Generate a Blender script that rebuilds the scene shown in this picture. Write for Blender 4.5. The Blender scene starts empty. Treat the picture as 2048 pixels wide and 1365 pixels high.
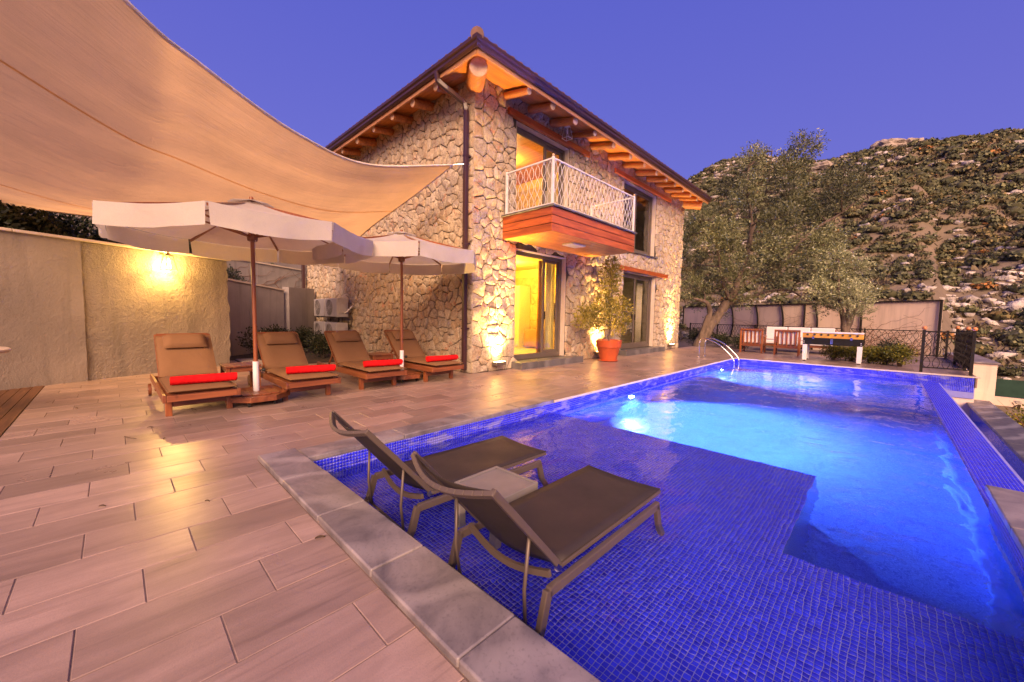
import bpy, bmesh, math, random
import numpy as np
from mathutils import Vector, Matrix, Euler
random.seed(7); rng = np.random.default_rng(7)
PI = math.pi
scene = bpy.context.scene
COL = scene.collection

# ------------------------------------------------------------------ camera
cam_data = bpy.data.cameras.new('camera'); cam = bpy.data.objects.new('camera', cam_data); COL.objects.link(cam)
cam_data.sensor_width = 36.0; cam_data.sensor_fit = 'HORIZONTAL'; cam_data.lens = 13.588
cam_data.clip_start = 0.05; cam_data.clip_end = 1500
cam.matrix_world = Matrix(((0.71745997, -0.05881555, 0.69411232, 0),
                           (0.69638293, 0.03570006, -0.71678192, 0),
                           (0.01737808, 0.99763031, 0.06657151, 1.2), (0, 0, 0, 1)))
scene.camera = cam

# ------------------------------------------------------------------ sky, sun, exposure
SUN_DIR = Vector((0.74, -0.70, 0.58)).normalized()       # towards the afterglow behind the photographer
SUN_EL = math.asin(SUN_DIR.z); SUN_AZ = math.atan2(SUN_DIR.x, SUN_DIR.y)
world = bpy.data.worlds.new('World'); scene.world = world; world.use_nodes = True
nt = world.node_tree; nt.nodes.clear()
w_out = nt.nodes.new('ShaderNodeOutputWorld'); w_bg = nt.nodes.new('ShaderNodeBackground')
w_sky = nt.nodes.new('ShaderNodeTexSky'); w_sky.sky_type = 'NISHITA'; w_sky.sun_disc = False
w_sky.sun_elevation = math.radians(6); w_sky.sun_rotation = SUN_AZ; w_sky.air_density = 1.0; w_sky.dust_density = 0.4; w_sky.ozone_density = 4.0
w_mix = nt.nodes.new('ShaderNodeMix'); w_mix.data_type = 'RGBA'; w_mix.inputs['Factor'].default_value = 0.90
w_co = nt.nodes.new('ShaderNodeTexCoord'); w_sep = nt.nodes.new('ShaderNodeSeparateXYZ'); w_ramp = nt.nodes.new('ShaderNodeValToRGB')      # violet dusk sky, a little paler towards the horizon all round
nt.links.new(w_co.outputs['Generated'], w_sep.inputs[0]); nt.links.new(w_sep.outputs['Z'], w_ramp.inputs[0])
w_ramp.color_ramp.elements[0].position = 0.0; w_ramp.color_ramp.elements[0].color = (1.0, .86, 3.2, 1); w_ramp.color_ramp.elements[1].position = .60; w_ramp.color_ramp.elements[1].color = (.56, .58, 2.95, 1)
nt.links.new(w_ramp.outputs[0], w_mix.inputs['B'])
nt.links.new(w_sky.outputs['Color'], w_mix.inputs['A'])
nt.links.new(w_mix.outputs['Result'], w_bg.inputs['Color']); w_bg.inputs['Strength'].default_value = 0.10
nt.links.new(w_bg.outputs['Background'], w_out.inputs['Surface'])
sun_data = bpy.data.lights.new('sun', 'SUN'); sun = bpy.data.objects.new('sun', sun_data); COL.objects.link(sun)
sun_data.energy = 4.0; sun_data.angle = math.radians(40); sun_data.color = (1.0, 0.63, 0.37)
sun.rotation_euler = SUN_DIR.to_track_quat('Z', 'Y').to_euler(); sun.location = SUN_DIR * 60
vs = scene.view_settings
vs.view_transform = 'Standard'; vs.look = 'None'; vs.gamma = 1.0; vs.exposure = 1.1; vs.use_curve_mapping = False
cy = scene.cycles
cy.use_denoising = True; cy.caustics_refractive = True; cy.caustics_reflective = False
cy.max_bounces = 8; cy.diffuse_bounces = 3; cy.glossy_bounces = 4; cy.transmission_bounces = 8; cy.transparent_max_bounces = 12
cy.sample_clamp_indirect = 6.0; cy.blur_glossy = 1.0

# ------------------------------------------------------------------ helpers
def link(o): COL.objects.link(o); return o
def abs_loc(o):
    v = Vector((0, 0, 0))
    while o is not None: v = v + o.location; o = o.parent
    return v
def thing(name, label, cat, loc=(0, 0, 0), rz=0, group=None):
    o = link(bpy.data.objects.new(name, None)); o.location = loc; o.rotation_euler = (0, 0, rz); o.empty_display_size = 0.1
    o['label'] = label; o['category'] = cat
    if group: o['group'] = group
    return o
def tag(o, label, cat, group=None):
    o['label'] = label; o['category'] = cat
    if group: o['group'] = group
    return o
def structure(o): o['kind'] = 'structure'; return o
def stuff(o, label=None):
    o['kind'] = 'stuff'
    if label: o['label'] = label
    return o
def copy_tree(o, parent=None):
    c = o.copy(); COL.objects.link(c); c.parent = parent
    for ch in list(o.children): copy_tree(ch, c)
    return c
def place(root, loc, rz=0, label=None):
    root.location = loc; root.rotation_euler = (0, 0, rz)
    if label: root['label'] = label
    return root

class MB:
    """collects shapes; build() links them as one mesh object"""
    def __init__(s): s.v = []; s.f = []
    def add(s, V, F):
        n = len(s.v); s.v.extend([tuple(map(float, p)) for p in V]); s.f.extend([tuple(i + n for i in f) for f in F]); return s
    def box(s, a, b, M=None):
        x0, y0, z0 = a; x1, y1, z1 = b
        V = [(x0, y0, z0), (x1, y0, z0), (x1, y1, z0), (x0, y1, z0), (x0, y0, z1), (x1, y0, z1), (x1, y1, z1), (x0, y1, z1)]
        if M is not None: V = [M @ Vector(p) for p in V]
        return s.add(V, [(0, 3, 2, 1), (4, 5, 6, 7), (0, 1, 5, 4), (1, 2, 6, 5), (2, 3, 7, 6), (3, 0, 4, 7)])
    def cbox(s, c, d, M=None):
        return s.box([c[i] - d[i] / 2 for i in range(3)], [c[i] + d[i] / 2 for i in range(3)], M)
    def bar(s, p, q, w, h, up=(0, 0, 1)):
        p = Vector(p); q = Vector(q); z = (q - p); L = z.length; z.normalize(); up = Vector(up)
        if abs(z.dot(up)) > .98: up = Vector((1, 0, 0))
        x = z.cross(up).normalized(); y = x.cross(z).normalized()
        M = Matrix((x, y, z)).transposed().to_4x4(); M.translation = p
        return s.box((-w / 2, -h / 2, 0), (w / 2, h / 2, L), M)
    def tube(s, pts, r, n=8, cap=True):
        P = [Vector(p) for p in pts]; m = len(P)
        R_ = [r] * m if not hasattr(r, '__len__') else list(r)
        T = []
        for i in range(m):
            a = P[max(0, i - 1)]; b = P[min(m - 1, i + 1)]; d = b - a
            T.append(d.normalized() if d.length > 1e-9 else Vector((0, 0, 1)))
        u = T[0].orthogonal().normalized(); V = []; F = []
        for i in range(m):
            u = (u - T[i] * u.dot(T[i]))
            u = u.normalized() if u.length > 1e-6 else T[i].orthogonal().normalized()
            w = T[i].cross(u)
            for k in range(n):
                a = 2 * PI * k / n; V.append(P[i] + (u * math.cos(a) + w * math.sin(a)) * R_[i])
        for i in range(m - 1):
            for k in range(n): F.append((i * n + k, i * n + (k + 1) % n, (i + 1) * n + (k + 1) % n, (i + 1) * n + k))
        if cap: F.append(tuple(range(n - 1, -1, -1))); F.append(tuple((m - 1) * n + k for k in range(n)))
        return s.add(V, F)
    def lathe(s, prof, n=16, c=(0, 0, 0), M=None):
        V = []; F = []; m = len(prof)
        for r, z in prof:
            for k in range(n):
                a = 2 * PI * k / n; p = Vector((c[0] + r * math.cos(a), c[1] + r * math.sin(a), c[2] + z)); V.append(M @ p if M is not None else p)
        for i in range(m - 1):
            for k in range(n): F.append((i * n + k, i * n + (k + 1) % n, (i + 1) * n + (k + 1) % n, (i + 1) * n + k))
        F.append(tuple(range(n - 1, -1, -1))); F.append(tuple((m - 1) * n + k for k in range(n)))
        return s.add(V, F)
    def ball(s, c, r, n=10, m=6):
        return s.lathe([(max(1e-4, r * math.sin(PI * i / m)), -r * math.cos(PI * i / m)) for i in range(m + 1)], n, c)
    def prism(s, poly, z0, z1, M=None):
        n = len(poly); V = [Vector((p[0], p[1], z0)) for p in poly] + [Vector((p[0], p[1], z1)) for p in poly]
        if M is not None: V = [M @ v for v in V]
        return s.add(V, [tuple(range(n - 1, -1, -1)), tuple(range(n, 2 * n))] + [(i, (i + 1) % n, n + (i + 1) % n, n + i) for i in range(n)])
    def grid(s, P):   # P[i][j] points
        a = len(P); b = len(P[0]); V = [p for row in P for p in row]
        return s.add(V, [(i * b + j, i * b + j + 1, (i + 1) * b + j + 1, (i + 1) * b + j) for i in range(a - 1) for j in range(b - 1)])
    def build(s, name, mat, parent=None, smooth=False, bevel=0.0, seg=2, world=False):
        off = abs_loc(parent) if (world and parent is not None) else Vector((0, 0, 0))
        me = bpy.data.meshes.new(name)
        me.from_pydata([(p[0] - off.x, p[1] - off.y, p[2] - off.z) for p in s.v], [], s.f)
        me.materials.append(mat)
        if smooth:
            me.shade_smooth()
            if smooth != 'all': me.set_sharp_from_angle(angle=math.radians(38))
        o = link(bpy.data.objects.new(name, me)); o.parent = parent
        if bevel:
            m = o.modifiers.new('bevel', 'BEVEL'); m.width = bevel; m.segments = seg; m.limit_method = 'ANGLE'; m.angle_limit = math.radians(35)
        return o

def np_mesh(name, V, F, mat, parent=None, smooth=False, color=None, uv=None):
    """V (n,3), F (m,k) arrays"""
    me = bpy.data.meshes.new(name); V = np.asarray(V, np.float32); F = np.asarray(F, np.int32); m, k = F.shape
    me.vertices.add(len(V)); me.vertices.foreach_set('co', V.ravel())
    me.loops.add(m * k); me.loops.foreach_set('vertex_index', F.ravel())
    me.polygons.add(m); me.polygons.foreach_set('loop_start', np.arange(0, m * k, k, dtype=np.int32))
    me.update(calc_edges=True)
    if color is not None:
        at = me.color_attributes.new('tint', 'FLOAT_COLOR', 'POINT'); c = np.ones((len(V), 4), np.float32); c[:, :3] = color
        at.data.foreach_set('color', c.ravel())
    if uv is not None:
        l = me.uv_layers.new(name='uv'); l.data.foreach_set('uv', np.asarray(uv, np.float32)[F.ravel()].ravel())
    me.materials.append(mat)
    if smooth: me.shade_smooth()
    o = link(bpy.data.objects.new(name, me)); o.parent = parent
    return o
def cat_rom(pts, n):
    P = [Vector(p) for p in pts]; P = [P[0] * 2 - P[1]] + P + [P[-1] * 2 - P[-2]]; out = []
    m = len(P) - 3
    for i in range(n + 1):
        t = i / n * m; k = min(int(t), m - 1); t -= k; a, b, c, d = P[k:k + 4]
        out.append(0.5 * ((2 * b) + (c - a) * t + (2 * a - 5 * b + 4 * c - d) * t * t + (3 * b - a - 3 * c + d) * t ** 3))
    return out

# ------------------------------------------------------------------ materials
def new_mat(name):
    m = bpy.data.materials.new(name); m.use_nodes = True; nt = m.node_tree; nt.nodes.clear()
    o = nt.nodes.new('ShaderNodeOutputMaterial'); b = nt.nodes.new('ShaderNodeBsdfPrincipled'); nt.links.new(b.outputs[0], o.inputs[0])
    return m, nt, b, o
def node(nt, t, **kw):
    n = nt.nodes.new(t)
    for k, v in kw.items():
        if k in n.inputs.keys(): n.inputs[k].default_value = v
        else: setattr(n, k, v)
    return n
def rgba(c): return (c[0], c[1], c[2], 1)
def mix(nt, fac, a, b, mode='MIX'):
    n = nt.nodes.new('ShaderNodeMix'); n.data_type = 'RGBA'; n.blend_type = mode; n.clamp_factor = True
    for sock, val in (('Factor', fac), ('A', a), ('B', b)):
        s = [i for i in n.inputs if i.name == sock and (i.type == ('VALUE' if sock == 'Factor' else 'RGBA'))][0]
        if hasattr(val, 'is_linked'): nt.links.new(val, s)
        elif sock == 'Factor': s.default_value = val
        else: s.default_value = rgba(val)
    return [o for o in n.outputs if o.type == 'RGBA'][0]
def math_n(nt, op, a, b=None):
    n = nt.nodes.new('ShaderNodeMath'); n.operation = op
    for i, v in enumerate((a, b)):
        if v is None: continue
        if hasattr(v, 'is_linked'): nt.links.new(v, n.inputs[i])
        else: n.inputs[i].default_value = v
    return n.outputs[0]
def ramp(nt, fac, stops, interp='LINEAR'):
    n = nt.nodes.new('ShaderNodeValToRGB'); n.color_ramp.interpolation = interp; el = n.color_ramp.elements
    while len(el) < len(stops): el.new(0.5)
    for e, (p, c) in zip(el, stops): e.position = p; e.color = rgba(c) if hasattr(c, '__len__') else (c, c, c, 1)
    nt.links.new(fac, n.inputs[0]); return n.outputs[0]
def coord(nt, kind='pos', scale=(1, 1, 1), rot=(0, 0, 0)):
    if kind == 'pos': s = nt.nodes.new('ShaderNodeNewGeometry').outputs['Position']
    elif kind == 'uv': s = nt.nodes.new('ShaderNodeUVMap').outputs[0]
    else: s = nt.nodes.new('ShaderNodeTexCoord').outputs['Object']
    mp = nt.nodes.new('ShaderNodeMapping'); mp.inputs['Scale'].default_value = scale; mp.inputs['Rotation'].default_value = rot
    nt.links.new(s, mp.inputs[0]); return mp.outputs[0]
def noise(nt, co, scale, detail=4, rough=.55, dist=0.0):
    n = node(nt, 'ShaderNodeTexNoise', Scale=scale, Detail=detail, Roughness=rough, Distortion=dist); nt.links.new(co, n.inputs['Vector']); return n.outputs['Fac']
def island_random(nt):
    g = nt.nodes.new('ShaderNodeNewGeometry').outputs['Random Per Island']; o = nt.nodes.new('ShaderNodeObjectInfo').outputs['Random']
    return math_n(nt, 'FRACT', math_n(nt, 'ADD', g, o))
def bump(nt, b, h, strength, dist=0.01):
    n = node(nt, 'ShaderNodeBump', Strength=strength, Distance=dist); nt.links.new(h, n.inputs['Height']); nt.links.new(n.outputs[0], b.inputs['Normal']); return n
def simple(name, c, rough=.6, c2=None, scale=6, stretch=(1, 1, 1), metal=0, bmp=0, bscale=40, bdist=.004, spec=.5, kind='pos', coat=0, island=0.0, emit=None):
    m, nt, b, o = new_mat(name)
    co = coord(nt, kind, stretch); c2 = c2 or [x * .72 for x in c]
    f = noise(nt, co, scale, 5); f = ramp(nt, f, [(.32, 0.0), (.68, 1.0)])
    col = mix(nt, f, c, c2)
    if island: 
        hs = node(nt, 'ShaderNodeHueSaturation'); v = math_n(nt, 'ADD', math_n(nt, 'MULTIPLY', island_random(nt), island), 1 - island / 2)
        nt.links.new(v, hs.inputs['Value']); nt.links.new(col, hs.inputs['Color']); col = hs.outputs[0]
    nt.links.new(col, b.inputs['Base Color'])
    b.inputs['Metallic'].default_value = metal; b.inputs['Specular IOR Level'].default_value = spec; b.inputs['Coat Weight'].default_value = coat
    r = math_n(nt, 'ADD', math_n(nt, 'MULTIPLY', f, .12), rough - .06); nt.links.new(r, b.inputs['Roughness'])
    if bmp: bump(nt, b, noise(nt, coord(nt, kind, stretch), bscale, 6), bmp, bdist)
    if emit: b.inputs['Emission Color'].default_value = rgba(emit[0]); b.inputs['Emission Strength'].default_value = emit[1]
    return m
def emitter(name, c, s):
    m, nt, b, o = new_mat(name); b.inputs['Base Color'].default_value = rgba((.8, .8, .8)); b.inputs['Emission Color'].default_value = rgba(c); b.inputs['Emission Strength'].default_value = s; return m
def wood(name, c, c2, axis=1, rough=.45, scale=9, coat=0.0, island=.25):
    st = [14, 14, 14]; st[axis] = 1.2
    m, nt, b, o = new_mat(name)
    co = coord(nt, 'pos', tuple(st)); f = noise(nt, co, scale / 9, 6, .65, .8); f = ramp(nt, f, [(.35, 0.0), (.65, 1.0)])
    col = mix(nt, f, c, c2)
    kn = ramp(nt, noise(nt, coord(nt, 'pos', (5, 5, 5)), 1.5, 2), [(.70, 0.0), (.76, 1.0)]); col = mix(nt, math_n(nt, 'MULTIPLY', kn, .6), col, [x * .3 for x in c2])
    hs = node(nt, 'ShaderNodeHueSaturation'); v = math_n(nt, 'ADD', math_n(nt, 'MULTIPLY', island_random(nt), island), 1 - island / 2)
    nt.links.new(v, hs.inputs['Value']); nt.links.new(col, hs.inputs['Color']); nt.links.new(hs.outputs[0], b.inputs['Base Color'])
    b.inputs['Roughness'].default_value = rough; b.inputs['Coat Weight'].default_value = coat; b.inputs['Coat Roughness'].default_value = .25
    bump(nt, b, f, .25, .003); return m

def stone_material():
    m, nt, b, o = new_mat('limestone rubble')
    r = island_random(nt); co = coord(nt)
    base = ramp(nt, r, [(0, (.448, .336, .216)), (.16, (.544, .440, .320)), (.30, (.368, .288, .208)), (.44, (.576, .456, .312)), (.58, (.416, .272, .152)), (.70, (.528, .440, .344)), (.84, (.336, .264, .208)), (1, (.544, .384, .224))])
    n1 = noise(nt, co, 9, 6, .65); n2 = noise(nt, co, 3.2, 4); n3 = noise(nt, co, 26, 6, .75)
    col = mix(nt, ramp(nt, n1, [(.44, 0.0), (.70, .8)]), base, (.576, .488, .376))
    red = math_n(nt, 'MULTIPLY', ramp(nt, n2, [(.56, 0.0), (.66, 1.0)]), ramp(nt, n1, [(.50, 0.0), (.60, 1.0)]))
    col = mix(nt, math_n(nt, 'MULTIPLY', red, .75), col, (.52, .17, .07))
    col = mix(nt, ramp(nt, n3, [(.34, .85), (.50, 0.0)]), col, (.17, .125, .095))
    nt.links.new(col, b.inputs['Base Color']); b.inputs['Roughness'].default_value = .85
    h = math_n(nt, 'ADD', math_n(nt, 'MULTIPLY', n1, 1.0), math_n(nt, 'MULTIPLY', n3, .35)); bump(nt, b, h, 1.0, .05)
    return m
def deck_tile_material():
    m, nt, b, o = new_mat('porcelain deck tile')
    r = island_random(nt)
    g = nt.nodes.new('ShaderNodeNewGeometry').outputs['Position']
    off = nt.nodes.new('ShaderNodeCombineXYZ'); nt.links.new(math_n(nt, 'MULTIPLY', r, 37.0), off.inputs[0]); nt.links.new(math_n(nt, 'MULTIPLY', r, 91.0), off.inputs[1])
    ad = nt.nodes.new('ShaderNodeVectorMath'); ad.operation = 'ADD'; nt.links.new(g, ad.inputs[0]); nt.links.new(off.outputs[0], ad.inputs[1])
    rt = nt.nodes.new('ShaderNodeMapping'); rt.inputs['Rotation'].default_value = (0, 0, .10); rt.inputs['Scale'].default_value = (26, 1.6, 1); nt.links.new(ad.outputs[0], rt.inputs[0])
    f1 = noise(nt, rt.outputs[0], 1.0, 6, .62, .5)
    mp2 = nt.nodes.new('ShaderNodeMapping'); mp2.inputs['Scale'].default_value = (5, 1.1, 1); nt.links.new(ad.outputs[0], mp2.inputs[0])
    f2 = noise(nt, mp2.outputs[0], 1.0, 4, .6, 1.2); f3 = noise(nt, ad.outputs[0], 140, 2)
    col = mix(nt, ramp(nt, f2, [(.30, 0.0), (.72, 1.0)]), (.385, .265, .225), (.235, .160, .137))
    col = mix(nt, ramp(nt, f1, [(.54, 0.0), (.70, .55)]), col, (.16, .108, .092))
    col = mix(nt, ramp(nt, f3, [(.35, .25), (.5, 0.0)]), col, (.20, .16, .15))
    hs = node(nt, 'ShaderNodeHueSaturation'); nt.links.new(math_n(nt, 'ADD', math_n(nt, 'MULTIPLY', r, .42), .76), hs.inputs['Value']); nt.links.new(col, hs.inputs['Color'])
    dirt = noise(nt, coord(nt), 1.3, 5, .65)
    col = mix(nt, ramp(nt, dirt, [(.45, 0.0), (.75, .35)]), hs.outputs[0], (.17, .11, .085))
    nt.links.new(col, b.inputs['Base Color'])
    nt.links.new(math_n(nt, 'ADD', math_n(nt, 'MULTIPLY', dirt, .28), .17), b.inputs['Roughness']); b.inputs['Specular IOR Level'].default_value = .55
    bump(nt, b, math_n(nt, 'ADD', f1, math_n(nt, 'MULTIPLY', f3, .4)), .35, .004); return m
def marble_material(name, a, bcol, vein, dark=False):
    m, nt, b, o = new_mat(name); co = coord(nt, 'pos', (1, 1, 1), (0, 0, .6))
    w = node(nt, 'ShaderNodeTexWave', Scale=.7, Distortion=7.0, Detail=4.0); w.inputs['Detail Scale'].default_value = 1.2; nt.links.new(co, w.inputs['Vector'])
    n1 = noise(nt, co, 2.6, 7, .62, 1.5); n2 = noise(nt, co, 60, 3)
    col = mix(nt, ramp(nt, n1, [(.34, 0.0), (.66, 1.0)]), a, bcol)
    col = mix(nt, ramp(nt, w.outputs['Fac'], [(.72, 0.0), (1.0, .55)]), col, vein)
    col = mix(nt, ramp(nt, n2, [(.3, .3), (.45, 0.0)]), col, [x * .5 for x in bcol])
    hs = node(nt, 'ShaderNodeHueSaturation'); nt.links.new(math_n(nt, 'ADD', math_n(nt, 'MULTIPLY', island_random(nt), .22), .89), hs.inputs['Value']); nt.links.new(col, hs.inputs['Color'])
    nt.links.new(hs.outputs[0], b.inputs['Base Color']); nt.links.new(math_n(nt, 'ADD', math_n(nt, 'MULTIPLY', n1, .3), .2), b.inputs['Roughness'])
    bump(nt, b, n1, .12, .01); return m
def mosaic_material(name, procedural=False, faded=False):
    m, nt, b, o = new_mat(name); r = island_random(nt)
    c = ramp(nt, r, [(0, (.016, .014, .56)), (.25, (.024, .03, .84)), (.5, (.018, .018, .66)), (.75, (.03, .042, .94)), (1, (.02, .02, .72))])
    if faded:      # lime scale on the waterline band
        f = ramp(nt, noise(nt, coord(nt, 'pos', (3, 3, 10)), 1.2, 4), [(.52, 0.0), (.62, .45)]); c = mix(nt, f, c, (.40, .38, .44))
    b.inputs['Roughness'].default_value = .18
    if procedural:
        br = node(nt, 'ShaderNodeTexBrick', Scale=1.0); br.offset = 0; br.inputs['Mortar Size'].default_value = .0022; br.inputs['Brick Width'].default_value = .027; br.inputs['Row Height'].default_value = .027
        br.inputs['Color1'].default_value = rgba((.025, .055, .50)); br.inputs['Color2'].default_value = rgba((.045, .10, .66)); br.inputs['Mortar'].default_value = rgba((.06, .12, .70))
        g = nt.nodes.new('ShaderNodeNewGeometry'); sx = nt.nodes.new('ShaderNodeSeparateXYZ'); nt.links.new(g.outputs['Position'], sx.inputs[0])
        nx = nt.nodes.new('ShaderNodeSeparateXYZ'); nt.links.new(g.outputs['True Normal'], nx.inputs[0])
        flat = math_n(nt, 'GREATER_THAN', math_n(nt, 'ABSOLUTE', nx.outputs[2]), .5)
        xw = math_n(nt, 'GREATER_THAN', math_n(nt, 'ABSOLUTE', nx.outputs[0]), .5)
        # u = x, or y on walls facing x ; v = y on the floor, z on walls
        u = math_n(nt, 'ADD', math_n(nt, 'MULTIPLY', sx.outputs[0], math_n(nt, 'SUBTRACT', 1.0, xw)), math_n(nt, 'MULTIPLY', sx.outputs[1], xw))
        v = math_n(nt, 'ADD', math_n(nt, 'MULTIPLY', sx.outputs[1], flat), math_n(nt, 'MULTIPLY', sx.outputs[2], math_n(nt, 'SUBTRACT', 1.0, flat)))
        cb = nt.nodes.new('ShaderNodeCombineXYZ'); nt.links.new(u, cb.inputs[0]); nt.links.new(v, cb.inputs[1]); nt.links.new(cb.outputs[0], br.inputs['Vector']); c = br.outputs['Color']
    nt.links.new(c, b.inputs['Base Color']); return m
def water_material():
    m, nt, b, o = new_mat('pool water')
    b.inputs['Base Color'].default_value = rgba((.93, .97, 1.0)); b.inputs['Transmission Weight'].default_value = 1.0; b.inputs['IOR'].default_value = 1.33; b.inputs['Roughness'].default_value = .015
    n1 = noise(nt, coord(nt, 'pos', (1.0, .6, 1), (0, 0, .4)), 2.6, 2, .45, .8); n2 = noise(nt, coord(nt, 'pos', (1, 1, 1), (0, 0, .5)), 13, 2, .5); n3 = noise(nt, coord(nt, 'pos', (1, .8, 1), (0, 0, -.3)), 1.4, 2)
    h = math_n(nt, 'ADD', math_n(nt, 'ADD', n1, math_n(nt, 'MULTIPLY', n2, .13)), math_n(nt, 'MULTIPLY', n3, 1.5)); bump(nt, b, h, .68, .03); return m
def pane_material():
    m, nt, b, o = new_mat('window glass'); nt.nodes.remove(b)
    t = nt.nodes.new('ShaderNodeBsdfTransparent'); t.inputs[0].default_value = rgba((.93, .95, .94)); g = nt.nodes.new('ShaderNodeBsdfGlossy'); g.inputs['Roughness'].default_value = .01
    lw = nt.nodes.new('ShaderNodeLayerWeight'); lw.inputs['Blend'].default_value = .5; fr = math_n(nt, 'ADD', math_n(nt, 'MULTIPLY', math_n(nt, 'POWER', lw.outputs['Facing'], 5.0), .9), .045); mx = nt.nodes.new('ShaderNodeMixShader'); nt.links.new(fr, mx.inputs[0]); nt.links.new(t.outputs[0], mx.inputs[1]); nt.links.new(g.outputs[0], mx.inputs[2]); nt.links.new(mx.outputs[0], o.inputs[0]); return m
def cloth_material(name, c, trans=.3, uvw=None, scale=180):
    m, nt, b, o = new_mat(name); b.inputs['Roughness'].default_value = .85; b.inputs['Specular IOR Level'].default_value = .15
    f = noise(nt, coord(nt), 2.2, 5); col = mix(nt, ramp(nt, f, [(.3, 0.0), (.7, 1.0)]), c, [x * .86 for x in c]); 
    weave = noise(nt, coord(nt, 'pos', (1, 1, 1)), scale, 2)
    col = mix(nt, ramp(nt, weave, [(.3, .3), (.5, 0.0)]), col, [x * .6 for x in c])
    nt.links.new(col, b.inputs['Base Color'])
    h = math_n(nt, 'MULTIPLY', weave, .06)
    if uvw:
        w1 = noise(nt, coord(nt, 'uv', uvw), 1.0, 5, .55, 1.0); w2 = noise(nt, coord(nt, 'uv', (uvw[0] * 2.3, uvw[1] * 2.4, 1), (0, 0, .25)), 1.0, 4, .55, 1.2)
        wr = ramp(nt, math_n(nt, 'ABSOLUTE', math_n(nt, 'SUBTRACT', w2, .5)), [(0, 1.0), (.07, 0.0)])
        h = math_n(nt, 'ADD', h, math_n(nt, 'ADD', math_n(nt, 'MULTIPLY', w1, 1.0), math_n(nt, 'MULTIPLY', wr, .22)))
        bn = bump(nt, b, h, .32, .035)
    else:
        h = math_n(nt, 'ADD', h, noise(nt, coord(nt), 5.5, 4, .5, .6)); bn = bump(nt, b, h, .4, .02)
    tr = nt.nodes.new('ShaderNodeBsdfTranslucent'); nt.links.new(col, tr.inputs[0]); nt.links.new(bn.outputs[0], tr.inputs['Normal']); mx = nt.nodes.new('ShaderNodeMixShader'); mx.inputs[0].default_value = trans
    nt.links.new(b.outputs[0], mx.inputs[1]); nt.links.new(tr.outputs[0], mx.inputs[2]); nt.links.new(mx.outputs[0], o.inputs[0]); return m
def leaf_material(name, stops, trans=.25, rough=.5, use_tint=False):
    m, nt, b, o = new_mat(name); col = ramp(nt, island_random(nt), stops)
    if use_tint:
        a = nt.nodes.new('ShaderNodeAttribute'); a.attribute_name = 'tint'; col = mix(nt, 1.0, col, a.outputs['Color'], 'MULTIPLY')
    nt.links.new(col, b.inputs['Base Color']); b.inputs['Roughness'].default_value = rough
    tr = nt.nodes.new('ShaderNodeBsdfTranslucent'); nt.links.new(col, tr.inputs[0]); mx = nt.nodes.new('ShaderNodeMixShader'); mx.inputs[0].default_value = trans
    nt.links.new(b.outputs[0], mx.inputs[1]); nt.links.new(tr.outputs[0], mx.inputs[2]); nt.links.new(mx.outputs[0], o.inputs[0]); return m
def stucco_material(name, c, c2, strength=.8):
    m, nt, b, o = new_mat(name); co = coord(nt)
    n0 = noise(nt, co, .9, 5); n1 = noise(nt, co, 17, 7, .68, .25); n2 = noise(nt, co, 60, 5, .7); n3 = noise(nt, coord(nt, 'pos', (6, 6, .5)), 1, 4)
    col = mix(nt, ramp(nt, n0, [(.3, 0.0), (.7, 1.0)]), c, c2); col = mix(nt, ramp(nt, n3, [(.52, 0.0), (.75, .5)]), col, [x * .55 for x in c2])
    nt.links.new(col, b.inputs['Base Color']); b.inputs['Roughness'].default_value = .9
    bump(nt, b, math_n(nt, 'ADD', math_n(nt, 'MULTIPLY', n1, .9), math_n(nt, 'MULTIPLY', n2, .45)), strength, .05); return m

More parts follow.
